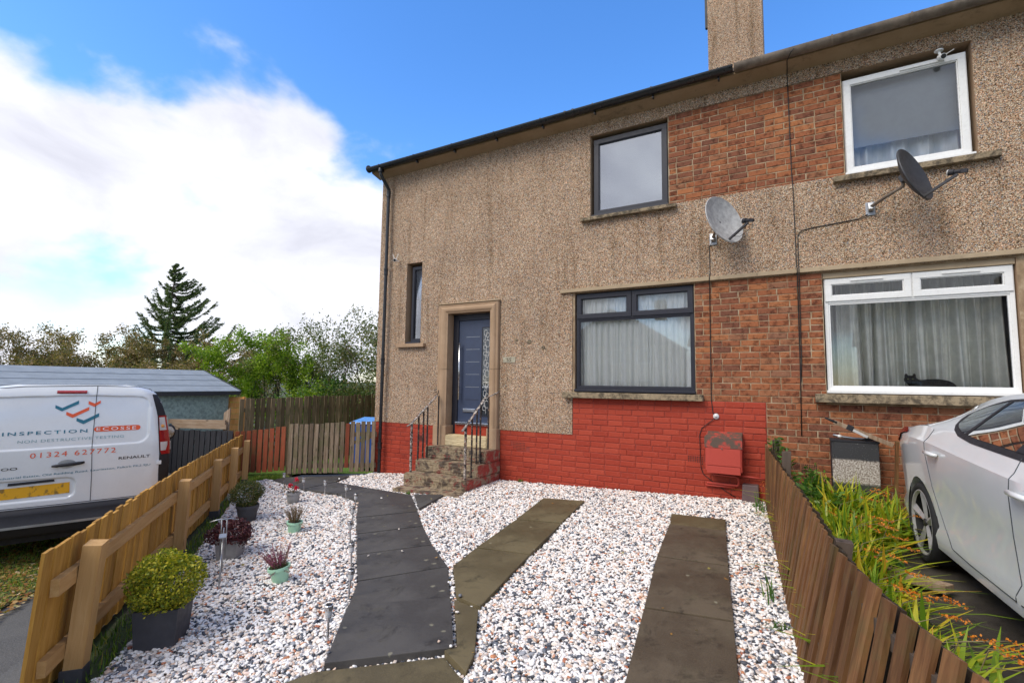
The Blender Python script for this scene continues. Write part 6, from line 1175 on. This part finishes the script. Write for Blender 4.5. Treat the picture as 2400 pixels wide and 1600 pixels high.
def shrub(x, y_, h, r_, label, seed, n=900, size=.06):
    z = gz(x, y_) - .03; t = thing('shrub', label, 'shrub', (x, y_, z)); rr = random.Random(seed); sm = MB(); pts = []
    for k in range(12):
        a = rr.uniform(0, 6.28); L = h * rr.uniform(.6, 1.0); tip = Vector((math.cos(a) * r_ * rr.uniform(.3, 1), math.sin(a) * r_ * rr.uniform(.3, 1), L)); sm.tube([(0, 0, 0), tip * .5 + Vector((0, 0, .04)), tip], [.006, .004, .002], 5)
        for j in range(n // 12): q = Vector((0, 0, 0)).lerp(tip, rr.uniform(.25, 1.02)); pts.append((q.x + rr.gauss(0, .04), q.y + rr.gauss(0, .04), max(.02, q.z + rr.gauss(0, .035))))
    sm.build('stems', M['stem'], t, world=False); leaves('foliage', pts, size, M['leaf_shrub'], t, seed, .35, .42, world=False)
shrub(.16, -.55, .62, .26, 'leafy green shrub growing at the house end of the paling fence', 201, 700, .085); shrub(-.2, -.28, .95, .10, 'tall thin leafy sprig climbing the corner of the brown fence', 202, 330, .07); shrub(.25, -1.0, .45, .3, 'low leafy green plant among the montbretia near the house', 203, 600, .08); shrub(.55, -2.2, .3, .25, 'low green groundcover plant beside the rear tyre', 204, 500, .06)
for k, (x, y_, lb) in enumerate(((-.36, -.55, 'small weed with yellow flowers at the foot of the palings near the house'), (-.20, -3.1, 'wisp of grass poking through the palings'))):
    t = thing('weed', lb, 'weed', (x, y_, gz(x, y_) - .01)); g_ = np.random.default_rng(k); o = blades('leaves', np.stack([g_.normal(0, .03, 14), g_.normal(0, .06, 14), np.zeros(14)], 1), .34 - .1 * k, .012, M['leaf_shrub'], t, .7, 31 + k); o.matrix_parent_inverse = Matrix()
    if k == 0: leaves('flowers', g_.normal((0, 0, .33), (.03, .05, .04), (40, 3)), .014, M['flower_orange'], t, 33, world=False)
o = MB().bar((.50, -2.15, gz(.5, -2.1) + .05), (.98, -2.55, gz(1, -2.5) + .06), .11, .06).build('timber_offcut', M['timber_plank'], None, bevel=.006); tag(o, 'brown timber piece lying on the drive beside the rear wheel', 'timber')
for k, (x, y_, lb) in enumerate(((-4.05, -.06, 'small green weed at the red wall right of the entrance steps'), (-5.3, -1.44, 'tiny weed sprouting in front of the lowest entrance step'), (-.45, -.32, 'small weed beside the brown service box'), (-.12, -3.6, 'tuft of grass at the gravel edge under the palings'))):
    t = thing('weed', lb, 'weed', (x, y_, gz(x, y_) - .005)); g_ = np.random.default_rng(70 + k); o = blades('leaves', np.stack([g_.normal(0, .025, 26), g_.normal(0, .02, 26), np.zeros(26)], 1), .07, .012, M['leaf_shrub'], t, 1.2, 71 + k); o.matrix_parent_inverse = Matrix()
fl_ = scatter(GRAV, 70, lambda x, y: gz(x, y) + .045, 77); o = leaves('fallen_leaf', fl_, .04, M['litter'], None, 78, .92, .6); tag(o, 'few small fallen leaves scattered over gravel and slabs', 'leaves', kind='stuff')
# ------------------------------------------------------------------ trees
def limb(mb, p, d, L, r, depth, rr, tips, spread=.6, up=.15, seg=4, kink=.18, split=(2, 3), shrink=.68):
    pts = [p]; rs = [r]; dd = d.normalized()
    for k in range(seg):
        dd = (dd + Vector((rr.gauss(0, kink), rr.gauss(0, kink), rr.gauss(0, kink) + up * .3))).normalized(); pts.append(pts[-1] + dd * L / seg); rs.append(r * (1 - .45 * (k + 1) / seg))
    mb.tube(pts, rs, 6 if r > .03 else 4, False)
    if depth == 0: tips.append((pts[-2], pts[-1])); return
    for k in range(rr.randint(*split)):
        a = rr.uniform(.35, 1.0); q = pts[rr.randint(max(1, seg - 2), seg)] if k else pts[-1]; v = Vector((rr.gauss(0, 1), rr.gauss(0, 1), rr.gauss(0, .6))).normalized(); nd = (dd + v * spread * (a + .3) + Vector((0, 0, up))).normalized(); limb(mb, q, nd, L * shrink * rr.uniform(.8, 1.15), rs[-1] * .8, depth - 1, rr, tips, spread, up, 3, kink, split, shrink)
def tree(name, label, loc, h, depth, nleaf, lsize, clump, mat, seed, group=None, trunk=None, spread=.6, up=.15, nstem=1, bark='bark', wide=1.0, kink=.18, dense=None):
    rr = random.Random(seed); x, y_, z = loc; t = thing(name, label, 'tree' if 'tree' in name else 'shrub', loc, 0, group); mb = MB(); tips = []
    for k in range(nstem):
        a = rr.uniform(0, 6.28); b = Vector((math.cos(a), math.sin(a), 0)) * (.0 if nstem == 1 else .25 * wide); d = Vector((b.x * 1.4 + rr.gauss(0, .1), b.y * 1.4 + rr.gauss(0, .1), 1)); limb(mb, b, d, h * .42, (trunk or h * .03), depth, rr, tips, spread * wide, up, 5, kink)
    zmax = max(q.z for _, q in tips); sc_ = h / zmax; mb.v = [(a * (.5 + .5 * sc_), b * (.5 + .5 * sc_), c * sc_) for a, b, c in mb.v]; tips = [(Vector((p.x * (.5 + .5 * sc_), p.y * (.5 + .5 * sc_), p.z * sc_)), Vector((q.x * (.5 + .5 * sc_), q.y * (.5 + .5 * sc_), q.z * sc_))) for p, q in tips]
    mb.build('trunk', M[bark], t, smooth=True, world=False); g_ = np.random.default_rng(seed); per = max(1, nleaf // len(tips)); P = []
    for p, q in tips:
        u = g_.uniform(-.3, 1.15, per)[:, None]; P.append(np.array(p) * (1 - u) + np.array(q) * u + g_.normal(0, clump, (per, 3)))
    leaves('crown', np.concatenate(P), lsize, M[mat], t, seed, .2, .6, world=False); return t
# spruce, swept to one side
def spruce(label, loc, h, seed):
    rr = random.Random(seed); t = thing('spruce_tree', label, 'tree', loc); mb = MB(); lean = Vector((.42, .24, 0)) * .16; P = []; tr = [Vector((0, 0, 0)) + lean * h * (k / 10) ** 2 * .5 + Vector((0, 0, h * k / 10)) for k in range(11)]; mb.tube(tr, [.13 * (1 - k / 10.5) + .01 for k in range(11)], 7, False)
    rgt = Vector((.87, .49, 0))
    for k in range(150):
        u = (k + .5) / 150; zf = .26 + .73 * u; i = min(9, int(zf * 10)); b = tr[i].lerp(tr[i + 1], zf * 10 - i); a = rr.uniform(0, 6.28); d = Vector((math.cos(a), math.sin(a), 0)); sw = d.dot(rgt); L = (3.7 * (1 - u) ** .95 + .07) * rr.uniform(.55, 1.0) * (1 + .25 * sw)
        if u < .28 and sw > .3: L *= 1.2
        pts = [b]; 
        for j in range(1, 7): s = j / 6; pts.append(b + d * L * s + rgt * .10 * L * s * s + Vector((0, 0, L * (.10 * s - .30 * s * (1 - s) * 1.6 + .34 * s ** 3))))
        mb.tube(pts, [.028 * (1 - j / 7) * (.4 + L / 3) + .003 for j in range(7)], 4, False)
        nt_ = int(14 + L * 40)
        for j in range(nt_):
            s = rr.uniform(.15, 1.0) * 6; q = pts[min(5, int(s))].lerp(pts[min(5, int(s)) + 1], s - min(5, int(s))); sd_ = d.cross(Vector((0, 0, 1))) * rr.choice((-1, 1)); w = (d * .8 + sd_ * rr.uniform(.3, 1) + Vector((0, 0, rr.uniform(-.25, .3)))).normalized() * rr.uniform(.10, .30) * (.6 + .5 * (1 - s / 6)) * min(1, .25 + L * .6)
            for m in range(9): P.append(tuple(q + w * (m / 8) + Vector((rr.gauss(0, .015), rr.gauss(0, .015), rr.gauss(0, .015)))))
    mb.build('trunk', M['bark'], t, smooth=True, world=False); leaves('crown', P, .10, M['leaf_spruce'], t, seed, .2, .30, world=False)
spruce('tall dark spruce tree swept sideways by wind beyond the shed', (-26.35, 4.75, -1.2), 8.55, 5)
HG = 'scrubby trees beyond the shed'
for k, (x, y_, h, lb) in enumerate(((-27.5, -2.6, 4.5, 'brown-green scrubby hawthorn at the far end of the shed roof'), (-26.5, -.6, 4.9, 'rounded scrubby hawthorn with olive top behind the shed ridge'), (-25.6, 1.0, 4.9, 'bare-looking brown hawthorn behind the middle of the shed ridge'), (-24.6, 2.6, 5.0, 'twiggy brown thorn tree just before the spruce'), (-23.2, 4.0, 4.8, 'low twiggy thorn tree under the spruce'), (-21.5, 5.0, 4.6, 'thin thorn tree between the spruce and the green maple'))):
    tree('hawthorn_tree', lb, (x, y_, -1.2), h, 5, 16000, .095, .12, 'leaf_hedge', 300 + k, HG, .09, .85, .05, 3, 'twig', 1.25)
for k, (x, y_, h, lb) in enumerate(((-29.5, -4.6, 4.6, 'dense distant thorn tree beyond the van roof'), (-31, 0.6, 4.3, 'far thorn tree filling the gap in the scrub'), (-30, 6.8, 4.2, 'far thorn tree behind the spruce trunk'))): tree('hawthorn_tree', lb, (x, y_, -1.2), h, 5, 12000, .12, .16, 'leaf_hedge', 320 + k, HG, .09, .9, .03, 4, 'twig', 1.5)
tree('maple_tree', 'bright green bushy maple beyond the tall fence, taller one', (-14.4, 2.7, -.6), 3.85, 5, 11000, .08, .08, 'leaf_green', 401, None, .05, .42, .5, 3); tree('maple_tree', 'bright green bushy maple next to the shed gable', (-15.4, 1.75, -.6), 3.55, 5, 11000, .08, .08, 'leaf_green', 402, None, .05, .45, .45, 3)
tree('bushy_shrub', 'low bright green bush against the tall fence', (-12.3, 1.5, -.5), 2.15, 3, 9000, .075, .16, 'leaf_green', 403, None, .04, .8, .1, 5, 'bark', 1.3); tree('bushy_shrub', 'low mid green bush in the middle of the tall fence', (-12.2, 3.0, -.5), 2.2, 3, 8000, .07, .17, 'leaf_shrub', 404, None, .04, .8, .1, 5, 'bark', 1.4)
tree('apple_tree', 'sparse twiggy apple tree beyond the fence beside the house', (-12.6, 3.9, -.5), 4.5, 5, 15000, .075, .12, 'leaf_apple', 405, None, .07, .8, .12, 5, 'twig', 1.4, .25); tree('apple_tree', 'leafy apple tree close to the house corner beyond the fence', (-11.3, 4.4, -.5), 4.5, 5, 17000, .075, .13, 'leaf_apple', 406, None, .07, .75, .15, 4, 'twig', 1.2, .25); tree('apple_tree', 'thin twiggy apple tree between the maples and the leafy apple tree', (-13.6, 3.6, -.5), 4.1, 5, 9000, .07, .11, 'leaf_apple', 409, None, .06, .8, .12, 4, 'twig', 1.3, .25)
tree('bushy_shrub', 'dense olive bush behind the tall fence by the house corner', (-11.4, 3.3, -.5), 2.5, 3, 8000, .065, .2, 'leaf_apple', 407, None, .04, .8, .1, 5, 'twig', 1.4); tree('bushy_shrub', 'tangled brown-green bush at the end of the tall fence', (-11.2, 5.2, -.5), 2.9, 3, 8000, .065, .22, 'leaf_apple', 408, None, .04, .8, .1, 5, 'twig', 1.4)
# ------------------------------------------------------------------ houses across the street (seen only in the window glass)
def far_house(x, y_, w_, d_, he, hr, label, ridge_x=True):
    t = thing('house', label, 'house', (x, y_, -.3)); boxobj('wall', M['roughcast'], t, x - w_ / 2, x + w_ / 2, y_ - d_, y_, -.4, he); rf = MB(); o_ = .3
    if ridge_x: a = [(x - w_ / 2 - o_, y_ + o_, he), (x + w_ / 2 + o_, y_ + o_, he), (x + w_ / 2 + o_, y_ - d_ / 2, hr), (x - w_ / 2 - o_, y_ - d_ / 2, hr), (x + w_ / 2 + o_, y_ - d_ - o_, he), (x - w_ / 2 - o_, y_ - d_ - o_, he)]; rf.add(a, [(0, 1, 2, 3), (3, 2, 4, 5), (0, 3, 5), (1, 4, 2), (0, 5, 4, 1)])
    else: a = [(x - w_ / 2 - o_, y_ + o_, he), (x, y_ + o_, hr), (x + w_ / 2 + o_, y_ + o_, he), (x - w_ / 2 - o_, y_ - d_ - o_, he), (x, y_ - d_ - o_, hr), (x + w_ / 2 + o_, y_ - d_ - o_, he)]; rf.add(a, [(0, 3, 4, 1), (1, 4, 5, 2), (0, 1, 2), (3, 5, 4), (0, 2, 5, 3)])
    r_ = rf.build('roof', M['roof_tile'], t); boxobj('chimney', M['roughcast'], r_, x + w_ * .3, x + w_ * .3 + .9, y_ - d_ / 2 - .4, y_ - d_ / 2 + .4, hr - .6, hr + 1.1)
    for wx in (-.3, .05, .3):
        for z0 in (.9, 3.4): f_ = boxobj('window', M['upvc_white'], t, x + wx * w_ - .6, x + wx * w_ + .6, y_ - .02, y_ + .03, z0, z0 + 1.2); boxobj('pane', M['glass_dark'], f_, x + wx * w_ - .53, x + wx * w_ + .53, y_ + .028, y_ + .034, z0 + .07, z0 + 1.13)
far_house(-13, -32, 9, 8, 4.9, 8.0, 'roughcast house across the street with a gable to the road', False); far_house(-2.5, -34, 9, 8, 4.9, 7.6, 'roughcast house across the street with its ridge along the road'); far_house(9, -31, 9, 8, 4.9, 7.8, 'roughcast house across the street opposite the white car')
